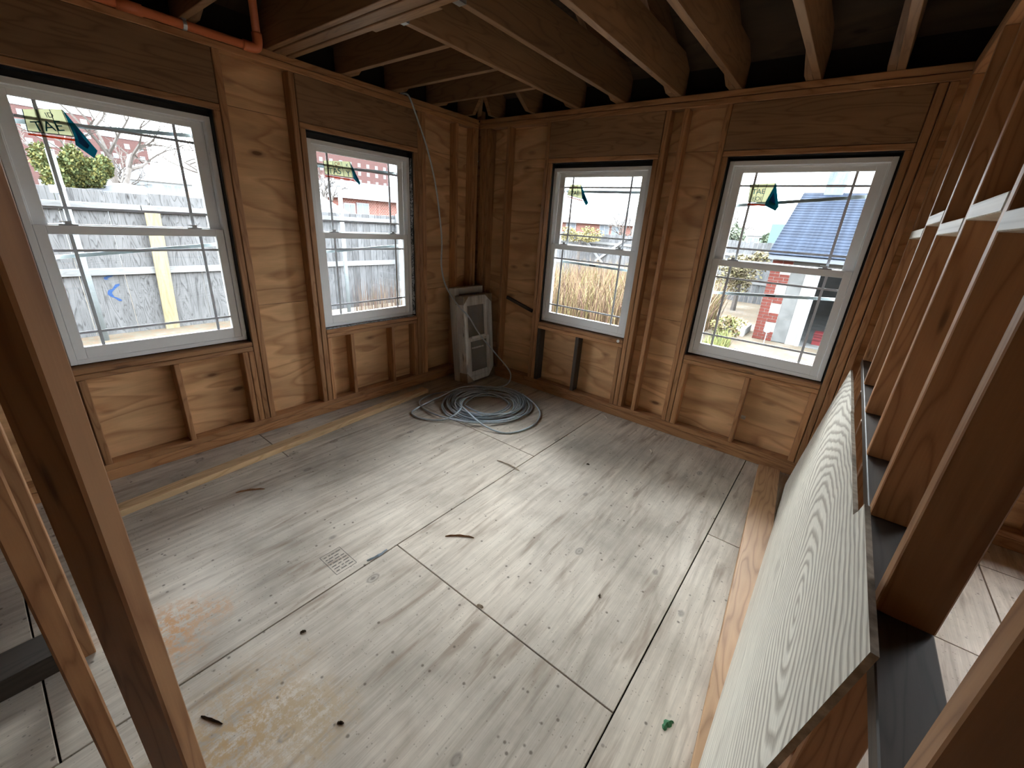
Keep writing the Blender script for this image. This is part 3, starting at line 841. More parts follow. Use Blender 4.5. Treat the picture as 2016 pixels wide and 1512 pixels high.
# ------------------------------------------------------------------ cable
def cable():
    r = .0072
    path = [(-.05, -.875, 2.492), (-.01, -.845, 2.492), (.018, -.828, 2.455), (.020, -.76, 2.33), (.025, -.655, 2.109), (.03, -.575, 1.85), (.03, -.524, 1.568), (.03, -.503, 1.367), (.035, -.512, 1.157), (.10, -.507, .971),
            (.28, -.505, .805), (.36, -.47, .735), (.372, -.30, .52), (.41, -.10, .30), (.60, -.085, .155), (.668, -.135, .085), (.66, -.20, .03), (.60, -.30, .012)]
    pts = spline(path, 7)
    R2 = random.Random(5)
    th = math.atan2(-.30 + .67, .60 - .81)
    turns = 19; cx, cy = .815, -.675
    k = 0
    rads = [R2.choice((.20, .23, .26, .29, .32, .35, .38, .37, .34)) + R2.uniform(-.015, .015) for _ in range(turns + 1)]
    offs = [(R2.uniform(-.03, .03), R2.uniform(-.035, .035)) for _ in range(turns + 1)]
    lev = {}
    n = 40
    for i in range(turns):
        for j in range(n):
            f = j / n; e = f * f * (3 - 2 * f)
            rad = rads[i] * (1 - e) + rads[i + 1] * e
            ox = offs[i][0] * (1 - e) + offs[i + 1][0] * e; oy = offs[i][1] * (1 - e) + offs[i + 1][1] * e
            a = th - 2 * math.pi * f
            z = .008 + .046 * (i / turns) * (0.55 + .45 * math.sin(3 * a + i)) + .006 * math.sin(a * 2 + i * 1.7)
            pts.append(Vector((cx + ox + rad * math.cos(a) * 1.02, cy + oy + rad * math.sin(a) * 1.06, max(z, r + .001))))
    last = pts[-1]
    loose = [last, (.50, -.50, .03), (.36, -.70, .012), (.30, -.90, .010), (.35, -1.07, .009), (.52, -1.15, .010), (.78, -1.15, .022), (1.02, -1.06, .030), (1.17, -.80, .02), (1.20, -.52, .012), (1.06, -.32, .012), (.80, -.24, .012), (.56, -.38, .03),
             (.44, -.62, .055), (.42, -.90, .022), (.44, -1.16, .009), (.50, -1.28, .009), (.65, -1.28, .010), (.80, -1.17, .020), (.80, -1.0, .052), (.70, -.86, .062), (.66, -.74, .062), (.70, -.90, .060), (.88, -.985, .058), (1.10, -1.035, .030), (1.27, -1.0, .009), (1.36, -.88, .009), (1.37, -.66, .009), (1.27, -.45, .009), (1.10, -.33, .02), (.95, -.30, .05)]
    pts += spline(loose, 8)[1:]
    bm = bmesh.new(); tube(bm, pts, r, 6)
    o = link('electrical_cable', bm_mesh(bm, 'cable', M['cable'], True))
    return tag(o, 'grey metallic cable hanging from the ceiling into a big coil on the floor', 'cable')
cable()

# ------------------------------------------------------------------ sprinkler pipe
sp = empty('sprinkler_pipe', (.035, -1.965, 2.455))
def pipe(name, pts, r, n=14):
    bm = bmesh.new(); tube(bm, pts, r, n)
    return link(name, bm_mesh(bm, name, M['cpvc'], True), sp, (0, 0, 0))
pipe('pipe_run', [(.035, -6.5, 2.452), (.035, -2.02, 2.452)], .0215)
pipe('riser', [(.035, -1.962, 2.51), (.035, -1.962, 3.15)], .0215)
pipe('elbow', spline([(.035, -2.045, 2.452), (.035, -2.0, 2.452), (.035, -1.972, 2.460), (.035, -1.962, 2.49), (.035, -1.962, 2.53)], 5), .027)
pipe('coupling', [(.035, -2.60, 2.452), (.035, -2.50, 2.452)], .0262)
bm = bmesh.new()
tube(bm, [(.035, -2.335, 2.452), (.035, -2.318, 2.452)], .0240, 14)
add_box(bm, (.022, -2.337, 2.470), (.050, -2.316, 2.4785))
link('pipe_strap', bm_mesh(bm, 'strap', M['galv']), sp, (0, 0, 0))
tag(sp, 'orange plastic sprinkler pipe with an elbow above the left window wall', 'pipe')

# ------------------------------------------------------------------ window stickers
def translucent(name, c, k=.6):
    m = bpy.data.materials.new(name); m.use_nodes = True
    nt = m.node_tree; nt.nodes.clear()
    o = nt.nodes.new('ShaderNodeOutputMaterial'); mx = nt.nodes.new('ShaderNodeMixShader'); mx.inputs[0].default_value = k
    df = nt.nodes.new('ShaderNodeBsdfDiffuse'); tl = nt.nodes.new('ShaderNodeBsdfTranslucent')
    for n in (df, tl): n.inputs[0].default_value = (*c, 1)
    nt.links.new(df.outputs[0], mx.inputs[1]); nt.links.new(tl.outputs[0], mx.inputs[2]); nt.links.new(mx.outputs[0], o.inputs[0])
    return m
M['paper'] = translucent('sticker_paper', (0.62, 0.63, 0.48), .7)
M['ink'] = plain('sticker_ink', (0.03, 0.08, 0.09), 0.6)
M['teal'] = translucent('sticker_teal', (0.03, 0.20, 0.25))
M['blue'] = translucent('sticker_blue', (0.05, 0.16, 0.36))
M['orange'] = translucent('sticker_orange', (0.45, 0.10, 0.04))
def text_mesh(txt, size, mat):
    cu = bpy.data.curves.new('t', 'FONT'); cu.body = txt; cu.size = size; cu.extrude = .0003; cu.align_x = 'CENTER'
    o = bpy.data.objects.new('t', cu); COL.objects.link(o)
    dg = bpy.context.evaluated_depsgraph_get()
    me = bpy.data.meshes.new_from_object(o.evaluated_get(dg))
    bpy.data.objects.remove(o)
    me.materials.clear(); me.materials.append(mat)
    return me
def sticker(mp, quad, flap, rows, label):
    c = quad[0]; base = mp(c[0], .1045, c[1])
    t = empty('window_sticker', base)
    tag(t, label, 'sticker', 'stickers left on the four window panes')
    def sheet(name, poly, d0, d1, mat, dd=None):
        bm = bmesh.new()
        n = len(poly)
        A_ = [bm.verts.new(mp(p[0], (dd[i] if dd else d0), p[1])) for i, p in enumerate(poly)]
        B_ = [bm.verts.new(mp(p[0], (dd[i] if dd else d0) + (d1 - d0), p[1])) for i, p in enumerate(poly)]
        bm.faces.new(A_); bm.faces.new(B_[::-1])
        for i in range(n): bm.faces.new((A_[i], B_[i], B_[(i + 1) % n], A_[(i + 1) % n]))
        bmesh.ops.recalc_face_normals(bm, faces=bm.faces)
        return link(name, bm_mesh(bm, name, mat), t, (0, 0, 0))
    sheet('paper_sheet', quad, .1035, .1042, M['paper'])
    a, b, cc, d = quad     # TL TR BR BL
    lerp = lambda p, q, f: (p[0] + (q[0] - p[0]) * f, p[1] + (q[1] - p[1]) * f)
    sheet('orange_band', [lerp(d, a, -.16), lerp(cc, b, -.16), lerp(cc, b, -.08), lerp(d, a, -.08)], .1030, .1034, M['orange'])
    for f in (.0, .33, .66, .97):
        p0, p1 = lerp(d, cc, f), lerp(a, b, f)
        sheet('printed_rule', [p0, (p0[0] + .003, p0[1]), (p1[0] + .003, p1[1]), p1], .1030, .1034, M['ink'])
    sheet('printed_rule', [d, cc, lerp(cc, b, .04), lerp(d, a, .04)], .1028, .1034, M['ink'])
    ang = math.atan2(b[1] - a[1], b[0] - a[0])
    for txt, fu, fv, size, mat in rows:
        p = lerp(lerp(d, cc, fu), lerp(a, b, fu), fv)
        me = text_mesh(txt, size, mat)
        X = Vector(mp(1, 0, 0)) - Vector(mp(0, 0, 0)); Z = Vector((0, 0, 1)); N = X.cross(Z)
        X2 = X * math.cos(ang) + Z * math.sin(ang); Z2 = Z * math.cos(ang) - X * math.sin(ang)
        Mx = Matrix((X2, Z2, X2.cross(Z2))).transposed()
        o = link('printed_letters', me, t, mp(p[0], .1026, p[1])); o.rotation_euler = Mx.to_euler()
    k = len(flap)
    dd = [.1030 - .03 * min(1, i / (k - 1) * 2 if i < k / 2 else 1) for i in range(k)]
    dd[0] = .103; dd[-1] = .1005
    sheet('peeled_flap', flap, .1030, .1038, M['teal'], dd)
    cx = sum(p[0] for p in flap) / k; cz = sum(p[1] for p in flap) / k
    sheet('flap_print', [(cx + (p[0] - cx) * .5, cz + (p[1] - cz) * .5) for p in flap], .0860, .0863, M['blue'], [.999 * (sum(dd) / k) - .006] * k)
    lp = lerp(flap[len(flap) // 2], flap[len(flap) // 2 + 1], .5)
    return t
sticker(mapA, [(-3.008, 1.942), (-2.869, 1.971), (-2.853, 1.855), (-3.012, 1.851)], [(-2.869, 1.971), (-2.781, 1.804), (-2.804, 1.766), (-2.861, 1.817), (-2.853, 1.855)],
    [('ID', .62, .68, .030, M['ink']), ('TAE', .5, .12, .062, M['teal'])], 'peeling label lettered TAE on the pane of the window by the dark stud')
sticker(mapA, [(-1.544, 1.929), (-1.326, 1.952), (-1.308, 1.838), (-1.538, 1.840)], [(-1.326, 1.952), (-1.260, 1.810), (-1.276, 1.794), (-1.308, 1.838)],
    [('OR', .50, .70, .034, M['orange']), ('K', .86, .66, .036, M['blue']), ('TAS', .36, .12, .060, M['teal']), ('Y', .84, .08, .060, M['blue'])], 'peeling label lettered TAS on the pane beside the hanging cable')
sticker(mapB, [(1.009, 1.935), (1.113, 1.937), (1.145, 1.821), (0.982, 1.851)], [(1.113, 1.937), (1.216, 1.791), (1.203, 1.766), (1.145, 1.821)],
    [('OR', .5, .70, .026, M['orange']), ('TAE', .5, .15, .050, M['teal'])], 'crumpled peeling label on the pane above the dry grass')
sticker(mapB, [(2.431, 1.935), (2.584, 1.944), (2.564, 1.821), (2.443, 1.824)], [(2.584, 1.944), (2.637, 1.799), (2.627, 1.772), (2.557, 1.803), (2.552, 1.83)],
    [('TAE', .42, .46, .044, M['teal']), ('EOI', .42, .10, .036, M['ink'])], 'label with a folded blue corner on the pane facing the garage')

# ------------------------------------------------------------------ litter on the floor
def splinter(name, c, L, ang, mat, label, w=.010, bend=.01, cat='splinter'):
    bm = bmesh.new()
    n = 6; rows = []
    for i in range(n + 1):
        t = i / n - .5
        ww = w * (1.0 - abs(t) * 1.3) * (1 + .3 * math.sin(i * 2.1)) + .001
        y = bend * (1 - 4 * t * t); z = .001 + .004 * (1 - 4 * t * t) + (.003 if i % 2 else 0)
        rows.append([bm.verts.new((t * L, y - ww / 2, .0008)), bm.verts.new((t * L, y, z + .004)), bm.verts.new((t * L, y + ww / 2, .0008))])
    for a, b in zip(rows[:-1], rows[1:]):
        bm.faces.new((a[0], b[0], b[1], a[1])); bm.faces.new((a[1], b[1], b[2], a[2])); bm.faces.new((a[2], b[2], b[0], a[0]))
    bm.faces.new(rows[0]); bm.faces.new(rows[-1][::-1])
    bmesh.ops.recalc_face_normals(bm, faces=bm.faces)
    bm.normal_update(); uv_grain(bm, 0)
    o = link(name, bm_mesh(bm, name, mat), None, (c[0], c[1], 0), (0, 0, ang))
    return tag(o, label, cat)
M['chip'] = plain('splinter_wood', (0.36, 0.20, 0.10), 0.8, var=.3, scale=60)
M['palechip'] = plain('pale_chip', (0.62, 0.54, 0.42), 0.8, var=.2, scale=60)
splinter('wood_splinter', (1.868, -2.064), .155, math.radians(38), M['chip'], 'brown curled wood splinter in the middle of the floor')
splinter('wood_splinter', (1.612, -1.334), .20, math.radians(2), M['palechip'], 'thin pale splinter lying across a floor seam', .006)
splinter('wood_splinter', (0.674, -2.627), .15, math.radians(58), M['chip'], 'brown splinter near the long pale two-by-four')
splinter('wood_splinter', (2.287, -0.41), .075, math.radians(-62), M['palechip'], 'short curved splinter before the window facing the garage', .006)
splinter('wood_splinter', (1.735, -0.09), .085, math.radians(-30), M['palechip'], 'bent pale splinter at the foot of the back wall', .006)
splinter('wood_splinter', (1.875, -3.215), .085, math.radians(25), plain('dark_stick', (.05, .04, .035), .8), 'small dark stick beside the near stud', .006, .001)
splinter('leaf_scrap', (3.053, -2.232), .05, math.radians(70), plain('green_scrap', (.04, .16, .07), .6), 'crumpled green scrap on the floor near the plank', .026, .006, 'scrap')
splinter('caulk_smear', (1.655, -2.43), .11, math.radians(85), plain('blue_caulk', (.42, .52, .62), .5), 'bluish caulk smear on the floor seam by the mill stamp', .014, -.008, 'caulk')
splinter('pale_pebble', (2.241, -2.309), .03, math.radians(20), M['palechip'], 'tiny pale chip lying on the crosswise floor seam', .02, .002, 'chip')
M['crumb'] = plain('dirt_crumb', (.09, .065, .045), .9)
for x, y, lb in ((2.02, -.92, 'dark dirt crumb before the back wall between both right windows'), (1.79, -2.87, 'dark dirt crumb left of the long floor seam, near the camera'), (2.62, -1.9, 'dark dirt crumb close to the seam beside the plank'), (2.2, -2.95, 'dark dirt crumb on the sheet nearest the camera')):
    splinter('dirt_crumb', (x, y), .022, RND.uniform(0, 3), M['crumb'], lb, .010, .002, 'crumb')
bm = bmesh.new(); tube(bm, [(1.712, -.0045, .693), (1.712, .0005, .693)], .013, 14)
tag(link('plastic_cap', bm_mesh(bm, 'cap', M['vinyl'], False)), 'small round white plastic cap on the sill right of the grass window', 'cap')
tag(box('paper_tag', (2.764, .0865, .288), (2.796, .0885, .318), M['block']), 'small pale paper tag on plywood below the garage window', 'tag')

#--OUTSIDE--
# ------------------------------------------------------------------ outdoors: ground and fences
def gz(x, y):
    t = min(1, max(0, (x + 3.0) / 3.0)); t = t * t * (3 - 2 * t)
    u = min(1, max(0, (y + 0.5) / 4.0)); u = u * u * (3 - 2 * u)
    return -0.27 - 0.43 * max(t, 0.75 * u)
def mat_ground():
    t = NT('yard_ground', 0.95, 0.1)
    P = t.pos()
    n = t.noise(P, 1.1, 6, 0.65); n2 = t.noise(P, 14.0, 4, 0.7)
    c = t.ramp(n, [(0.3, (0.05, 0.045, 0.035)), (0.5, (0.075, 0.068, 0.052)), (0.68, (0.115, 0.11, 0.10))])
    c = t.mix(t.ramp(n2, [(0.45, 0.0), (0.6, 0.7)]), c, (0.09, 0.055, 0.035))
    return t.col(c)
_bm = bmesh.new()
gx = [-260, -60, -20, -8, -6, -5, -4, -3, -2.5, -2, -1.5, -1, -.5, 0, 1, 2, 3, 5, 8, 20, 80, 260]
gy = [-200, -60, -20, -10, -4, -2, -.5, 0.3, 1, 1.8, 2.6, 3.5, 5, 8, 12, 20, 60, 130, 260]
vv = [[_bm.verts.new((x, y, gz(x, y))) for y in gy] for x in gx]
for i in range(len(gx) - 1):
    for j in range(len(gy) - 1):
        _bm.faces.new((vv[i][j], vv[i + 1][j], vv[i + 1][j + 1], vv[i][j + 1]))
tag(link('ground', bm_mesh(_bm, 'ground', mat_ground(), True)), 'bare yard ground with leaf litter outside the windows', 'ground', kind='structure')

M['fence'] = lumber('grey_fence_board', (0.026, 0.027, 0.03), (0.10, 0.102, 0.107), tint=.3, knot=.7, dark=.4)
M['fence2'] = ply('grey_fence_ply', (0.020, 0.020, 0.021), (0.105, 0.105, 0.107), rings=15, line=1.25, uvs=(1.2, 2.2))
M['rail'] = lumber('grey_fence_rail', (0.10, 0.102, 0.104), (0.165, 0.168, 0.17), tint=.15)
M['post_y'] = lumber('yellowed_post', (0.15, 0.12, 0.065), (0.24, 0.20, 0.12), tint=.1)
fa = tag(empty('board_fence', (-5.0, 0.0, -.27)), 'grey weathered board fence with rails outside the two left windows', 'fence')
y = -6.2
while y < 9.0:
    wide = y < -0.4
    wd = (.47 if wide else .145)
    ztop = 1.66 - (.0 if wide else .08) + RND.uniform(-.012, .012)
    if -5.2 < y < 7.5:
        box('fence_board', (-5.02 + RND.uniform(-.004, .004), y + .003, -.30), (-5.0, y + wd - .003, ztop), M['fence2'] if wide else M['fence'], fa, 2, 0.002)
    y += wd
for z0, z1 in ((1.405, 1.505), (.565, .660)):
    for ya, yb in ((-6, -1.62), (-1.61, 2.9), (2.91, 8.5)):
        box('fence_rail', (-4.995, ya, z0), (-4.96, yb, z1), M['rail'], fa, 1)
box('fence_post', (-4.96, 2.72, -.4), (-4.88, 2.86, 1.62), M['rail'], fa, 2)
pl = box('leaning_plank', (-.02, -.085, -.85), (.02, .085, .85), M['post_y'], None, 2)
pl.location = (-4.93, -1.545, .57); pl.rotation_euler = (math.radians(-2), math.radians(2), 0)
tag(pl, 'yellowed upright plank against the grey fence outside the nearest window', 'plank')
# blue spray mark on the fence
M['spray'] = plain('blue_spray', (.012, .04, .12), .8)
for z0, z1, ph in ((.62, .50, 0.0), (.44, .20, 1.6)):
    bm = bmesh.new(); L_, R_ = [], []
    for k in range(15):
        t = k / 14
        yy = -2.13 + .055 * math.sin(t * 5.5 + ph); zz = z0 + (z1 - z0) * t; w = .010 + .016 * math.sin(math.pi * t) + RND.uniform(-.004, .010)
        L_.append(bm.verts.new((-4.9985, yy - w, zz + RND.uniform(-.01, .01)))); R_.append(bm.verts.new((-4.9985, yy + w, zz + RND.uniform(-.01, .01))))
    for k in range(14): bm.faces.new((L_[k], R_[k], R_[k + 1], L_[k + 1]))
    link('spray_mark', bm_mesh(bm, 'spray', M['spray']), fa, (0, 0, 0))
M['zinc'] = plain('dull_zinc', (.17, .195, .205), .5, .4, var=.1, scale=9)
def metal_post(x, y, top, label):
    t = empty('metal_post', (x, y, gz(x, y)))
    bm = bmesh.new(); tube(bm, [(x, y, gz(x, y) - .1), (x, y, top)], .038, 12)
    link('pipe', bm_mesh(bm, 'pipe', M['zinc'], True), t, (0, 0, 0))
    bm = bmesh.new(); tube(bm, [(x, y, top), (x, y, top + .012)], .042, 12); link('cap', bm_mesh(bm, 'cap', M['zinc'], True), t, (0, 0, 0))
    bm = bmesh.new(); tube(bm, [(x, y, top - .42), (x, y, top - .37)], .044, 12); add_box(bm, (x - .02, y - .10, top - .47), (x + .03, y - .03, top - .38))
    link('clamp', bm_mesh(bm, 'clamp', M['zinc'], False), t, (0, 0, 0))
    tag(t, label, 'post')
metal_post(-4.7, -2.40, 2.06, 'galvanized pipe post before the wide fence boards outside the nearest window')
metal_post(-4.7, 1.30, 2.03, 'galvanized pipe post before narrow pickets outside the window by the cable')

fb = tag(empty('picket_fence', (-5.0, 15.0, -.7)), 'long grey picket fence behind the tall dry grass', 'fence')
x = -13.0
while x < 1.55:
    box('fence_board', (x + .004, 15.0, -.85), (x + .146, 15.025, 1.40 + RND.uniform(-.03, .03) + (.10 if x > -3.5 else 0)), M['fence'], fb, 2, 0.002)
    x += .15
for z0 in (.95, .0): box('fence_rail', (-13, 14.96, z0), (1.5, 14.998, z0 + .1), M['rail'], fb, 0)
for xx, a in ((-5.6, 38), (-6.6, -42)):
    o = box('fence_brace', (-.9, -.02, -.05), (.9, .02, .05), M['rail'], fb, 0)
    o.location = Vector((xx, 14.93, .75)) - fb.location; o.rotation_euler = (0, math.radians(-a), 0)

# ------------------------------------------------------------------ garage across the yard
M['stucco'] = plain('grey_stucco', (0.105, 0.107, 0.106), 0.9, 0.1, var=.3, scale=3)
M['brick'] = plain('red_brick', (0.095, 0.026, 0.02), 0.85, 0.15, var=.45, scale=9)
M['mortar'] = plain('mortar', (0.22, 0.21, 0.20), 0.9)
M['trimw'] = plain('white_trim', (0.34, 0.37, 0.39), 0.6)
def mat_shingle(name, a, b):
    t = NT(name, 0.9, 0.1)
    o = t.n('ShaderNodeTexCoord').outputs['Object']
    n = t.noise(t.vmul(o, (6, 1.0, 1.0)), 1.0, 3, .7)
    n2 = t.noise(o, 45.0, 3)
    c = t.mix(t.ramp(n, [(.35, 0.0), (.65, 1.0)]), a, b)
    c = t.mix(1.0, c, t.ramp(n2, [(.3, .8), (.7, 1.1)]), 'MULTIPLY')
    r = t.rnd(); 
    c = t.mix(1.0, c, t.ramp(r, [(0.0, .85), (1.0, 1.1)]), 'MULTIPLY')
    return t.col(c)
M['shingle'] = mat_shingle('blue_grey_shingle', (0.0065, 0.0105, 0.020), (0.015, 0.0225, 0.038))
ga = tag(empty('garage', (3.5, 11.5, -.7)), 'grey stucco garage with brick quoins and a blue-grey shingle roof outside', 'garage')
GX0, GX1, GY0, GY1, GE = 1.66, 5.6, 8.40, 14.6, 1.28
multi_box('wall', [((GX0, GY0, -.8), (2.56, GY0 + .2, GE)), ((2.56, GY0, .95), (4.9, GY0 + .2, GE)), ((4.9, GY0, -.8), (GX1, GY0 + .2, GE)), ((GX0, GY0 + .2, -.8), (GX0 + .2, GY1, GE)), ((GX1 - .2, GY0 + .2, -.8), (GX1, GY1, GE)), ((GX0, GY1 - .2, -.8), (GX1, GY1, GE))], M['stucco'], ga)
box('door_jamb', (2.56, GY0 - .03, -.75), (2.64, GY0 + .15, .95), M['trimw'], ga, bev=.003)
box('door_jamb', (4.82, GY0 - .03, -.75), (4.90, GY0 + .15, .95), M['trimw'], ga, bev=.003)
box('door_header', (2.56, GY0 - .035, .95), (4.90, GY0 + .1, 1.06), plain('bare_header', (.34, .26, .2), .8), ga, bev=.003)
box('lintel', (1.60, GY0 - .10, 1.20), (2.36, GY0 - .02, 1.30), M['trimw'], ga, bev=.003)
box('gutter', (2.36, GY0 - .10, 1.22), (5.7, GY0 - .02, 1.30), plain('aged_gutter', (.40, .36, .33), .7), ga, bev=.003)
box('concrete_block_strip', (2.36, GY0 - .012, -.75), (2.56, GY0, .95), plain('block_strip', (.20, .205, .20), .9, var=.2, scale=5), ga, bev=.002)
box('slab', (GX0, GY0, -.82), (GX1, GY1, -.69), M['stucco'], ga, bev=0)
z = -.70; i = 0
while z < 1.17:
    long_ = (i // 3) % 2 == 0
    Wd = .41 if long_ else .20
    off = .10 if i % 2 else 0.0
    xs = [GX0 - .012]
    if off: xs.append(GX0 - .012 + off + .005)
    xk = xs[-1]
    edges = [GX0 - .012] + ([GX0 + off] if off else []) + [GX0 + off + .205 * k for k in range(1, 4)]
    edges = [e for e in edges if e < GX0 + Wd - .06] + [GX0 + Wd]
    for a, b in zip(edges[:-1], edges[1:]):
        box('brick', (a + .005, GY0 - .022, z + .005), (b - .005, GY0 - .002, z + .070), M['brick'], ga, 0, .003)
    z += .075; i += 1
box('mortar_bed', (GX0 - .008, GY0 - .010, -.75), (GX0 + .41, GY0 - .0005, 1.2), M['mortar'], ga, bev=0)
# roof: courses of shingles from eave to ridge
ry0, rz0, ry1, rz1 = 8.15, 1.30, 11.5, 2.86
N = 24
rl = math.hypot(ry1 - ry0, rz1 - rz0); ra = math.atan2(rz1 - rz0, ry1 - ry0)
for k in range(N):
    f = (k + .5) / N
    o = box('shingle_course', (1.55, -rl / N * .62, -.008), (5.75, rl / N * .62, .008), M['shingle'], ga, 0, 0)
    o.location = Vector((3.65, ry0 + (ry1 - ry0) * f, rz0 + (rz1 - rz0) * f + .012)) - ga.location
    o.rotation_euler = (ra - .05, 0, 0)
prism('roof_deck', [(ry0, rz0 - .015), (ry1, rz1 - .015), (14.85, rz0 - .015), (14.85, rz0 - .1), (ry1, rz1 - .1), (ry0, rz0 - .1)], 0, 1.57, 5.72, plain('roof_deck_dark', (.10, .11, .13), .9), ga, 0)
prism('gable_wall', [(GY0, GE), (ry1, rz1 - .1), (GY1, GE)], 0, GX0, GX0 + .1, M['stucco'], ga, 0)
ch = box('chimney', (2.02, 11.35, 2.4), (2.44, 11.8, 4.1), mat_shingle('chimney_slate', (.075, .09, .105), (.13, .15, .165)), ga, 0, .004)
box('chimney_cap', (1.98, 11.31, 4.1), (2.48, 11.84, 4.18), M['stucco'], ga, bev=.004)
# things in the garage doorway
rc = empty('red_crate', (3.05, 9.0, -.69))
multi_box('crate_body', [((2.86, 8.86, -.69), (3.3, 9.2, -.40))], plain('red_plastic', (.10, .014, .016), .5), rc)
for zz in (-.58, -.50, -.44): box('crate_slat', (2.85, 8.845, zz), (3.31, 8.859, zz + .03), plain('red_plastic_dark', (.06, .01, .012), .5), rc, bev=0)
tag(rc, 'red slatted crate inside the dark garage doorway', 'crate')
st = empty('reflector_stake', (1.98, 7.95, -.7))
bm = bmesh.new(); tube(bm, [(1.98, 7.95, -.8), (1.98, 7.95, -.36)], .008, 6); link('stake', bm_mesh(bm, 'stake', M['trimw']), st, (0, 0, 0))
bm = bmesh.new(); tube(bm, [(1.98, 7.937, -.36), (1.98, 7.949, -.36)], .075, 18); link('disc', bm_mesh(bm, 'disc', M['trimw']), st, (0, 0, 0))
bm = bmesh.new(); tube(bm, [(1.98, 7.944, -.36), (1.98, 7.952, -.36)], .084, 18); link('rim', bm_mesh(bm, 'rim', M['dark']), st, (0, 0, 0))
tag(st, 'round white disc on a thin stake before the garage wall', 'marker')
tag(box('concrete_slab', (.92, 8.3, -.80), (1.46, 9.3, -.50), plain('pale_concrete', (.30, .295, .285), .9, var=.15, scale=5), None, bev=.02), 'pale flat concrete slab in the yard left of the garage', 'slab')
gs = box('neighbour_shed', (.05, 18.0, -.7), (1.35, 19.5, 2.25), plain('green_shed', (.07, .11, .10), .8), None, bev=.01)
tag(gs, 'green flat-roofed shed peeking from behind the garage roof', 'shed')
# rubble
R3 = random.Random(3)
for k in range(28):
    bm = bmesh.new(); bmesh.ops.create_icosphere(bm, subdivisions=1, radius=1)
    for v in bm.verts: v.co *= R3.uniform(.7, 1.2)
    r0 = R3.uniform(.05, .095)
    bmesh.ops.scale(bm, vec=(r0 * R3.uniform(.8, 1.5), r0 * R3.uniform(.8, 1.4), r0 * .6), verts=bm.verts)
    px = 1.62 + (k % 7) * .27 + R3.uniform(-.03, .03); py = 5.6 + (k // 7) * .36 + R3.uniform(-.03, .03)
    g_ = R3.uniform(.12, .32); rr = R3.random() < .2
    o = link('rubble_stone', bm_mesh(bm, 'stone', plain('stone_%d' % k, (g_ * (1.0 if not rr else .8), g_ * (.97 if not rr else .35), g_ * (.92 if not rr else .28)), .9, var=.2, scale=6)), None, (px, py, gz(px, py) + r0 * .35), (0, 0, R3.uniform(0, 6)))
    tag(o, ('reddish' if rr else 'pale') + ' lump of rubble heaped in the yard below the garage window', 'stone', 'rubble in the yard below the garage window')

# ------------------------------------------------------------------ tall dry grass and weeds
def grass(name, n, area, h, cols, label, seed, lean=.25, wid=.010):
    R4 = random.Random(seed)
    bm = bmesh.new()
    for k in range(n):
        x = R4.uniform(area[0], area[1]); y = R4.uniform(area[2], area[3])
        hh = R4.uniform(*h); a = R4.uniform(0, 6.28); l = R4.uniform(0, lean) * hh
        dx, dy = math.cos(a), math.sin(a); z0 = gz(x, y) - .02
        w = wid * R4.uniform(.6, 1.5); px, py = -dy * w, dx * w
        v = [bm.verts.new((x - px, y - py, z0)), bm.verts.new((x + px, y + py, z0)),
             bm.verts.new((x + dx * l * .4 + px * .8, y + dy * l * .4 + py * .8, z0 + hh * .6)), bm.verts.new((x + dx * l * .4 - px * .8, y + dy * l * .4 - py * .8, z0 + hh * .6)),
             bm.verts.new((x + dx * l, y + dy * l, z0 + hh))]
        mi = R4.randrange(len(cols))
        f = bm.faces.new((v[0], v[1], v[2], v[3])); f.material_index = mi
        f = bm.faces.new((v[3], v[2], v[4])); f.material_index = mi
    me = bpy.data.meshes.new(name); bm.to_mesh(me); bm.free()
    for i, c in enumerate(cols): me.materials.append(plain('%s_%d' % (name, i), c, .9, .1))
    return tag(link(name, me), label, 'grass', kind='stuff')
grass('dry_grass', 9000, (-3.5, .65, 4.2, 9.5), (.75, 1.45), [(.16, .11, .065), (.10, .065, .04), (.19, .14, .08), (.06, .04, .03), (.11, .10, .04), (.14, .085, .065)], 'tall dry straw-coloured grass filling the yard outside', 1, .6, .0075)
grass('green_weeds', 1500, (1.12, 1.45, 3.0, 7.2), (.12, .40), [(.13, .15, .05), (.18, .17, .07), (.09, .10, .045)], 'low green and yellow weeds in the yard by the garage', 2, .5)
grass('fence_weeds', 260, (-4.8, -4.4, 1.45, 2.6), (.25, .95), [(.08, .05, .04), (.14, .11, .08)], 'thin dead weeds along the left fence', 4, .12, .005)

# ------------------------------------------------------------------ trees
M['bark'] = plain('grey_bark', (0.075, 0.066, 0.06), .9, var=.3, scale=10)
def bare_tree(base, h, seed, label, spread=.62, depth=6):
    R5 = random.Random(seed); bm = bmesh.new()
    def grow(p, d, L, r, k):
        q = p + d * L
        mid = (p + q) / 2 + Vector((R5.uniform(-1, 1), R5.uniform(-1, 1), R5.uniform(-1, 1))) * L * .06
        tube(bm, [p, mid, q], [r, r * .85, r * .7], 5 if k > 3 else 3)
        if k == 0: return
        for _ in range(3 if k >= depth - 1 else R5.choice((2, 2, 3))):
            nd = (d + Vector((R5.gauss(0, spread), R5.gauss(0, spread), R5.gauss(.12, spread * .6)))).normalized()
            grow(q - d * L * R5.uniform(0, .25), nd, L * R5.uniform(.62, .86), r * .62, k - 1)
    b = Vector(base)
    grow(b, Vector((R5.uniform(-.05, .05), R5.uniform(-.05, .05), 1)).normalized(), h * .27, h * .026, depth)
    return tag(link('bare_tree', bm_mesh(bm, 'bare_tree', M['bark'])), label, 'tree', 'bare winter trees outside')
bare_tree((-26, 2.1, -.3), 8.2, 3, 'bare grey tree in front of the white house outside the nearest window')
bare_tree((-30, 8.6, -.3), 9.0, 8, 'bare branching tree at the right edge of the nearest window')
bare_tree((-34, 3.6, -.3), 6.6, 12, 'smaller bare tree behind the yellowing evergreen')
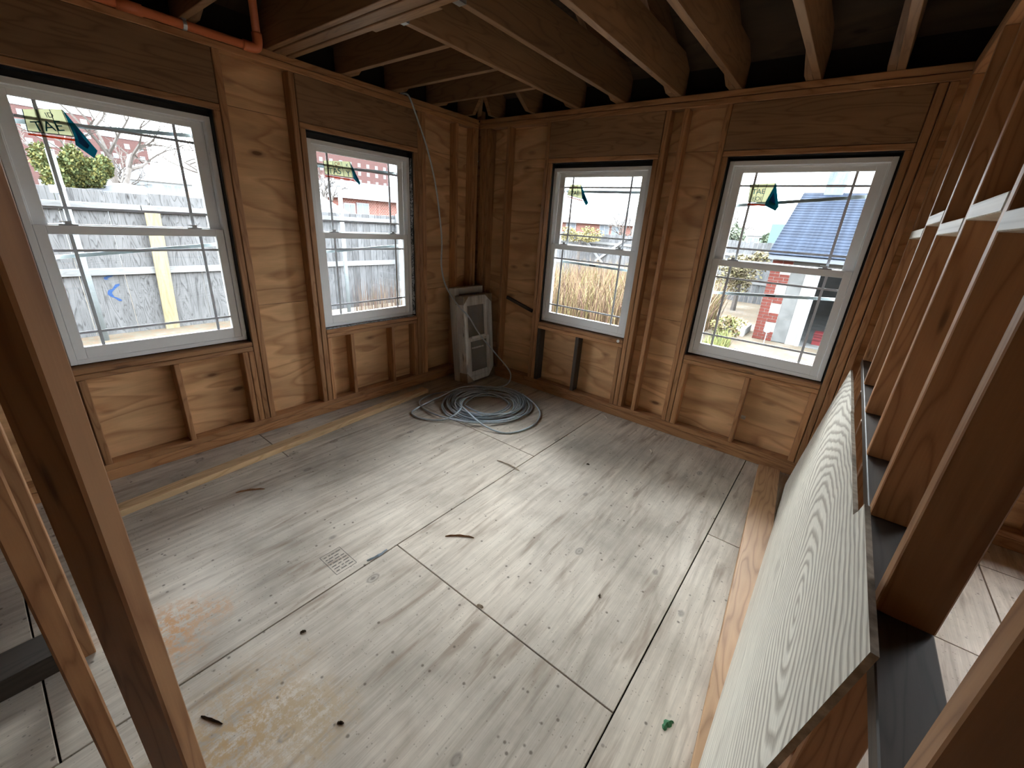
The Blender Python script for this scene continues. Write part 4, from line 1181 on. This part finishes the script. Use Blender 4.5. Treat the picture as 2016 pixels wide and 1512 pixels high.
bare_tree((-17, 8.2, -.3), 5.0, 21, 'bare tree reaching over the brick house outside the cable window')
bare_tree((-7.5, 42, -.7), 7.0, 33, 'bare tree far beyond the picket fence, seen left of the garage')
bare_tree((-9.9, 26, -.7), 4.6, 40, 'slender bare tree right of the ranch house outside the grass window', .5)
def leafy(name, c, rad, n, cols, label, seed, leaf=.09, cat='tree', group=None):
    R6 = random.Random(seed); t = empty(name, (c[0], c[1], gz(c[0], c[1])))
    bm = bmesh.new()
    blobs = [(Vector((R6.gauss(0, .42) * rad[0], R6.gauss(0, .42) * rad[1], R6.uniform(-.6, .75) * rad[2])), R6.uniform(.3, .55)) for _ in range(16)]
    for k in range(n):
        bp, br = R6.choice(blobs)
        d = Vector((R6.gauss(0, 1), R6.gauss(0, 1), R6.gauss(0, 1))).normalized()
        p = Vector(c) + bp + Vector((d.x * rad[0], d.y * rad[1], d.z * rad[2])) * br * R6.uniform(.6, 1.0)
        u = Vector((R6.gauss(0, 1), R6.gauss(0, 1), R6.gauss(0, 1))).normalized(); w = u.orthogonal().normalized()
        s_ = leaf * R6.uniform(.6, 1.4)
        f = bm.faces.new([bm.verts.new(p + u * s_), bm.verts.new(p + w * s_ * .6), bm.verts.new(p - u * s_), bm.verts.new(p - w * s_ * .6)])
        f.material_index = R6.randrange(len(cols))
    me = bpy.data.meshes.new(name); bm.to_mesh(me); bm.free()
    for i, cc in enumerate(cols): me.materials.append(plain('%s_%d_%d' % (name, seed, i), cc, .8, .1))
    link('foliage', me, t, (0, 0, 0))
    bm = bmesh.new(); tube(bm, [(c[0], c[1], gz(c[0], c[1]) - .1), (c[0], c[1], c[2])], [.1, .05], 6); link('trunk', bm_mesh(bm, 'trunk', M['bark']), t, (0, 0, 0))
    return tag(t, label, cat, group)
leafy('evergreen_tree', (-15, -.85, 1.75), (.9, .72, 1.05), 14000, [(.075, .085, .033), (.11, .105, .035), (.05, .065, .028)], 'yellow-green evergreen behind the fence outside the nearest window', 1, .045)
leafy('evergreen_tree', (-13.2, -2.30, 1.72), (.7, .5, .85), 9000, [(.03, .055, .03), (.05, .075, .038)], 'dark green evergreen behind the fence at the left pane edge', 2, .045)
leafy('hedge_tree', (-4.0, 29, 1.1), (1.2, 1.2, 1.2), 5000, [(.07, .085, .065), (.10, .11, .08)], 'grey-green tree left of the far white house beyond the picket fence', 5, .14)
leafy('hedge_tree', (-1.6, 33, .9), (1.0, 1.2, 1.1), 3000, [(.07, .085, .055), (.05, .065, .045)], 'dark round tree right of the far white house beyond the picket fence', 6, .14)
leafy('yard_shrub', (1.2, 7.7, -.40), (.38, .35, .28), 900, [(.12, .13, .05), (.17, .15, .07), (.10, .07, .04)], 'small leafy shrub at the garage corner', 7, .035, 'shrub')
leafy('yard_shrub', (-6.9, 14.35, 1.30), (1.1, .3, .35), 1200, [(.17, .14, .06), (.13, .12, .06)], 'yellowish vine spilling over the picket fence', 8, .05, 'shrub')
leafy('yard_shrub', (.35, 12.5, .55), (.9, .6, .8), 2200, [(.12, .10, .065), (.15, .135, .075)], 'brownish bush before the picket fence left of the garage', 9, .05, 'shrub')

# ------------------------------------------------------------------ neighbouring buildings
M['brickwall'] = None
def mat_brickwall(name, a, b, m, sc):
    t = NT(name, 0.9, 0.1)
    o = t.n('ShaderNodeTexCoord').outputs['UV']
    br = t.t.nodes.new('ShaderNodeTexBrick'); t.inp(br.inputs['Vector'], o)
    br.inputs['Color1'].default_value = (*a, 1); br.inputs['Color2'].default_value = (*b, 1); br.inputs['Mortar'].default_value = (*m, 1)
    br.inputs['Scale'].default_value = sc; br.inputs['Mortar Size'].default_value = .03
    return t.col(br.outputs[0])
M['brickwall'] = mat_brickwall('ranch_brick', (.15, .045, .035), (.11, .038, .03), (.22, .18, .16), 3.0)
M['apt'] = mat_brickwall('tower_brick', (.075, .036, .033), (.06, .032, .03), (.085, .055, .052), 1.4)
M['winframe'] = plain('pale_window_frame', (.20, .205, .22), .6)
M['winglass'] = plain('dark_window_glass', (.10, .12, .14), .2, .5)
M['roofgrey'] = mat_shingle('grey_roof', (.055, .058, .064), (.085, .09, .10))
M['siding'] = plain('white_siding', (.30, .32, .34), .7, var=.08, scale=2)
def bwin(parent, mpf, s, z, w, h):
    f = box('window', mpf(s - w / 2, 0, z), mpf(s + w / 2, .06, z + h), M['winframe'], parent, bev=0)
    box('pane', mpf(s - w / 2 + .08 * w, .06, z + .08 * h), mpf(s - .04 * w, .075, z + h * .92), M['winglass'], f, bev=0)
    box('pane', mpf(s + .04 * w, .06, z + .08 * h), mpf(s + w / 2 - .08 * w, .075, z + h * .92), M['winglass'], f, bev=0)
    return f
def tower(x, y0, y1, zt, label, cols, rows, zlo, dz, steps=()):
    t = tag(empty('apartment_building', (x, (y0 + y1) / 2, -.5)), label, 'building')
    multi_box('wall', [((x - 14, y0, -.5), (x, y1, zt))] + [((x - 12, a, zt), (x - 2, b, zt + c)) for a, b, c in steps], M['apt'], t, g=1)
    box('parapet', (x - 14.1, y0 - .1, zt - .35), (x + .12, y1 + .1, zt + .05), M['winframe'], t, bev=0)
    mf = lambda s, d, z: (x + d, s, z)
    for i in range(cols):
        for j in range(rows):
            bwin(t, mf, y0 + (y1 - y0) * (i + .5) / cols, zlo + j * dz, 1.15, 1.25)
    return t
tower(-150, 4.0, 24.2, 19.6, 'tall brick apartment block at the left of the nearest window', 6, 6, 3.2, 2.8, [(5, 9, 3)])
tower(-165, 25.5, 37.2, 17.2, 'lower brick apartment block behind the bare tree outside the nearest window', 4, 5, 3.6, 2.7)
tower(-150, 76.0, 109.2, 25.5, 'brick apartment tower above the brick house outside the cable window', 9, 7, 6.4, 2.8)
def house(name, x0, x1, y0, y1, ze, zr, wall, roof, label, wins, axis, over=.35, hip=1.5):
    t = tag(empty(name, ((x0 + x1) / 2, (y0 + y1) / 2, -.5)), label, 'house')
    box('wall', (x0, y0, -.6), (x1, y1, ze), wall, t, 0 if axis == 'y' else 1, 0)
    bm = bmesh.new()
    o = over
    c = [bm.verts.new(p) for p in ((x0 - o, y0 - o, ze), (x1 + o, y0 - o, ze), (x1 + o, y1 + o, ze), (x0 - o, y1 + o, ze))]
    if (x1 - x0) > (y1 - y0):
        ym = (y0 + y1) / 2; r = [bm.verts.new((x0 + hip, ym, zr)), bm.verts.new((x1 - hip, ym, zr))]
        fs = ((c[0], c[1], r[1], r[0]), (c[1], c[2], r[1]), (c[2], c[3], r[0], r[1]), (c[3], c[0], r[0]), c[::-1])
    else:
        xm = (x0 + x1) / 2; r = [bm.verts.new((xm, y0 + hip, zr)), bm.verts.new((xm, y1 - hip, zr))]
        fs = ((c[1], c[2], r[1], r[0]), (c[2], c[3], r[1]), (c[3], c[0], r[0], r[1]), (c[0], c[1], r[0]), c[::-1])
    for f in fs: bm.faces.new(f)
    bmesh.ops.recalc_face_normals(bm, faces=bm.faces)
    link('roof', bm_mesh(bm, 'roof', roof), t, (0, 0, 0))
    multi_box('eave', [((x0 - o, y0 - o, ze - .12), (x1 + o, y0 - o + .04, ze + .02)), ((x1 + o - .04, y0 - o, ze - .12), (x1 + o, y1 + o, ze + .02))], M['winframe'], t)
    mf = (lambda s, d, z: (x1 + d, s, z)) if axis == 'x' else (lambda s, d, z: (s, y0 - d, z))
    for (s_, z_, w_, h_) in wins: bwin(t, mf, s_, z_, w_, h_)
    return t
house('brick_house', -28, -20, 10.4, 18.5, 2.45, 3.5, M['brickwall'], M['roofgrey'], 'red brick house with a pale eave outside the window by the cable', [(10.9, 1.1, .7, 1.0), (11.75, 1.55, .8, .6), (14.6, 1.2, .9, 1.0)], 'x')
house('white_house', -80, -70, 10.6, 18.4, 3.9, 6.0, M['siding'], M['roofgrey'], 'white two-storey house behind the bare tree outside the nearest window', [(12.4, 2.6, .9, .9), (13.6, 2.6, .9, .9), (15.6, 2.6, .9, .9), (16.7, 2.6, .9, .9)], 'x', .5, 3.0)
house('grey_roof_house', -19, -14, -1.15, 1.9, 1.60, 2.02, M['siding'], M['roofgrey'], 'low pale grey roof just above the fence in the nearest window', [], 'x', .2, 1.4)
house('small_house', -40, -36, 8.3, 11.5, 1.9, 2.9, M['siding'], mat_shingle('rust_roof', (.16, .075, .05), (.20, .11, .08)), 'small house with a rust roof at the right of the nearest window', [], 'x', .3, 1.2)
house('white_shed', -14, -11.5, 4.0, 5.6, 1.45, 2.05, M['siding'], M['siding'], 'bright white shed roof at the left of the cable window', [], 'x', .2, .2)
house('ranch_house', -18.2, -11.0, 30, 37, 2.10, 3.15, M['brickwall'], M['roofgrey'], 'red brick ranch house with a grey hip roof outside the grass window', [(-16.8, .9, 1.0, 1.15), (-13.6, 1.0, .9, 1.0), (-12.6, 1.0, .7, .9)], 'y', .4, 2.6)
house('ranch_wing', -9.8, -5.6, 33, 38, 2.05, 2.75, M['brickwall'], M['roofgrey'], 'brick house half hidden by the utility pole outside the grass window', [(-8.6, .9, .8, 1.0)], 'y', .4, 1.5)
house('far_white_house', -9.0, -5.2, 60, 64, 2.15, 3.0, M['siding'], M['roofgrey'], 'distant white house between two trees left of the garage', [(-8.0, 1.2, .5, .6), (-7.3, 1.2, .5, .6), (-6.6, 1.2, .5, .6)], 'y', .3, 1.2)
up_ = empty('utility_pole', (-6.0, 18.0, -.7))
bm = bmesh.new(); tube(bm, [(-6.05, 18, -.8), (-5.75, 18, 4.6)], [.13, .10], 10); link('pole', bm_mesh(bm, 'pole', M['rail'], True), up_, (0, 0, 0))
bm = bmesh.new(); add_box(bm, (-6.5, 17.95, 4.2), (-5.0, 18.05, 4.3)); link('crossarm', bm_mesh(bm, 'arm', M['rail']), up_, (0, 0, 0))
tag(up_, 'leaning grey utility pole at the right of the grass window', 'pole')
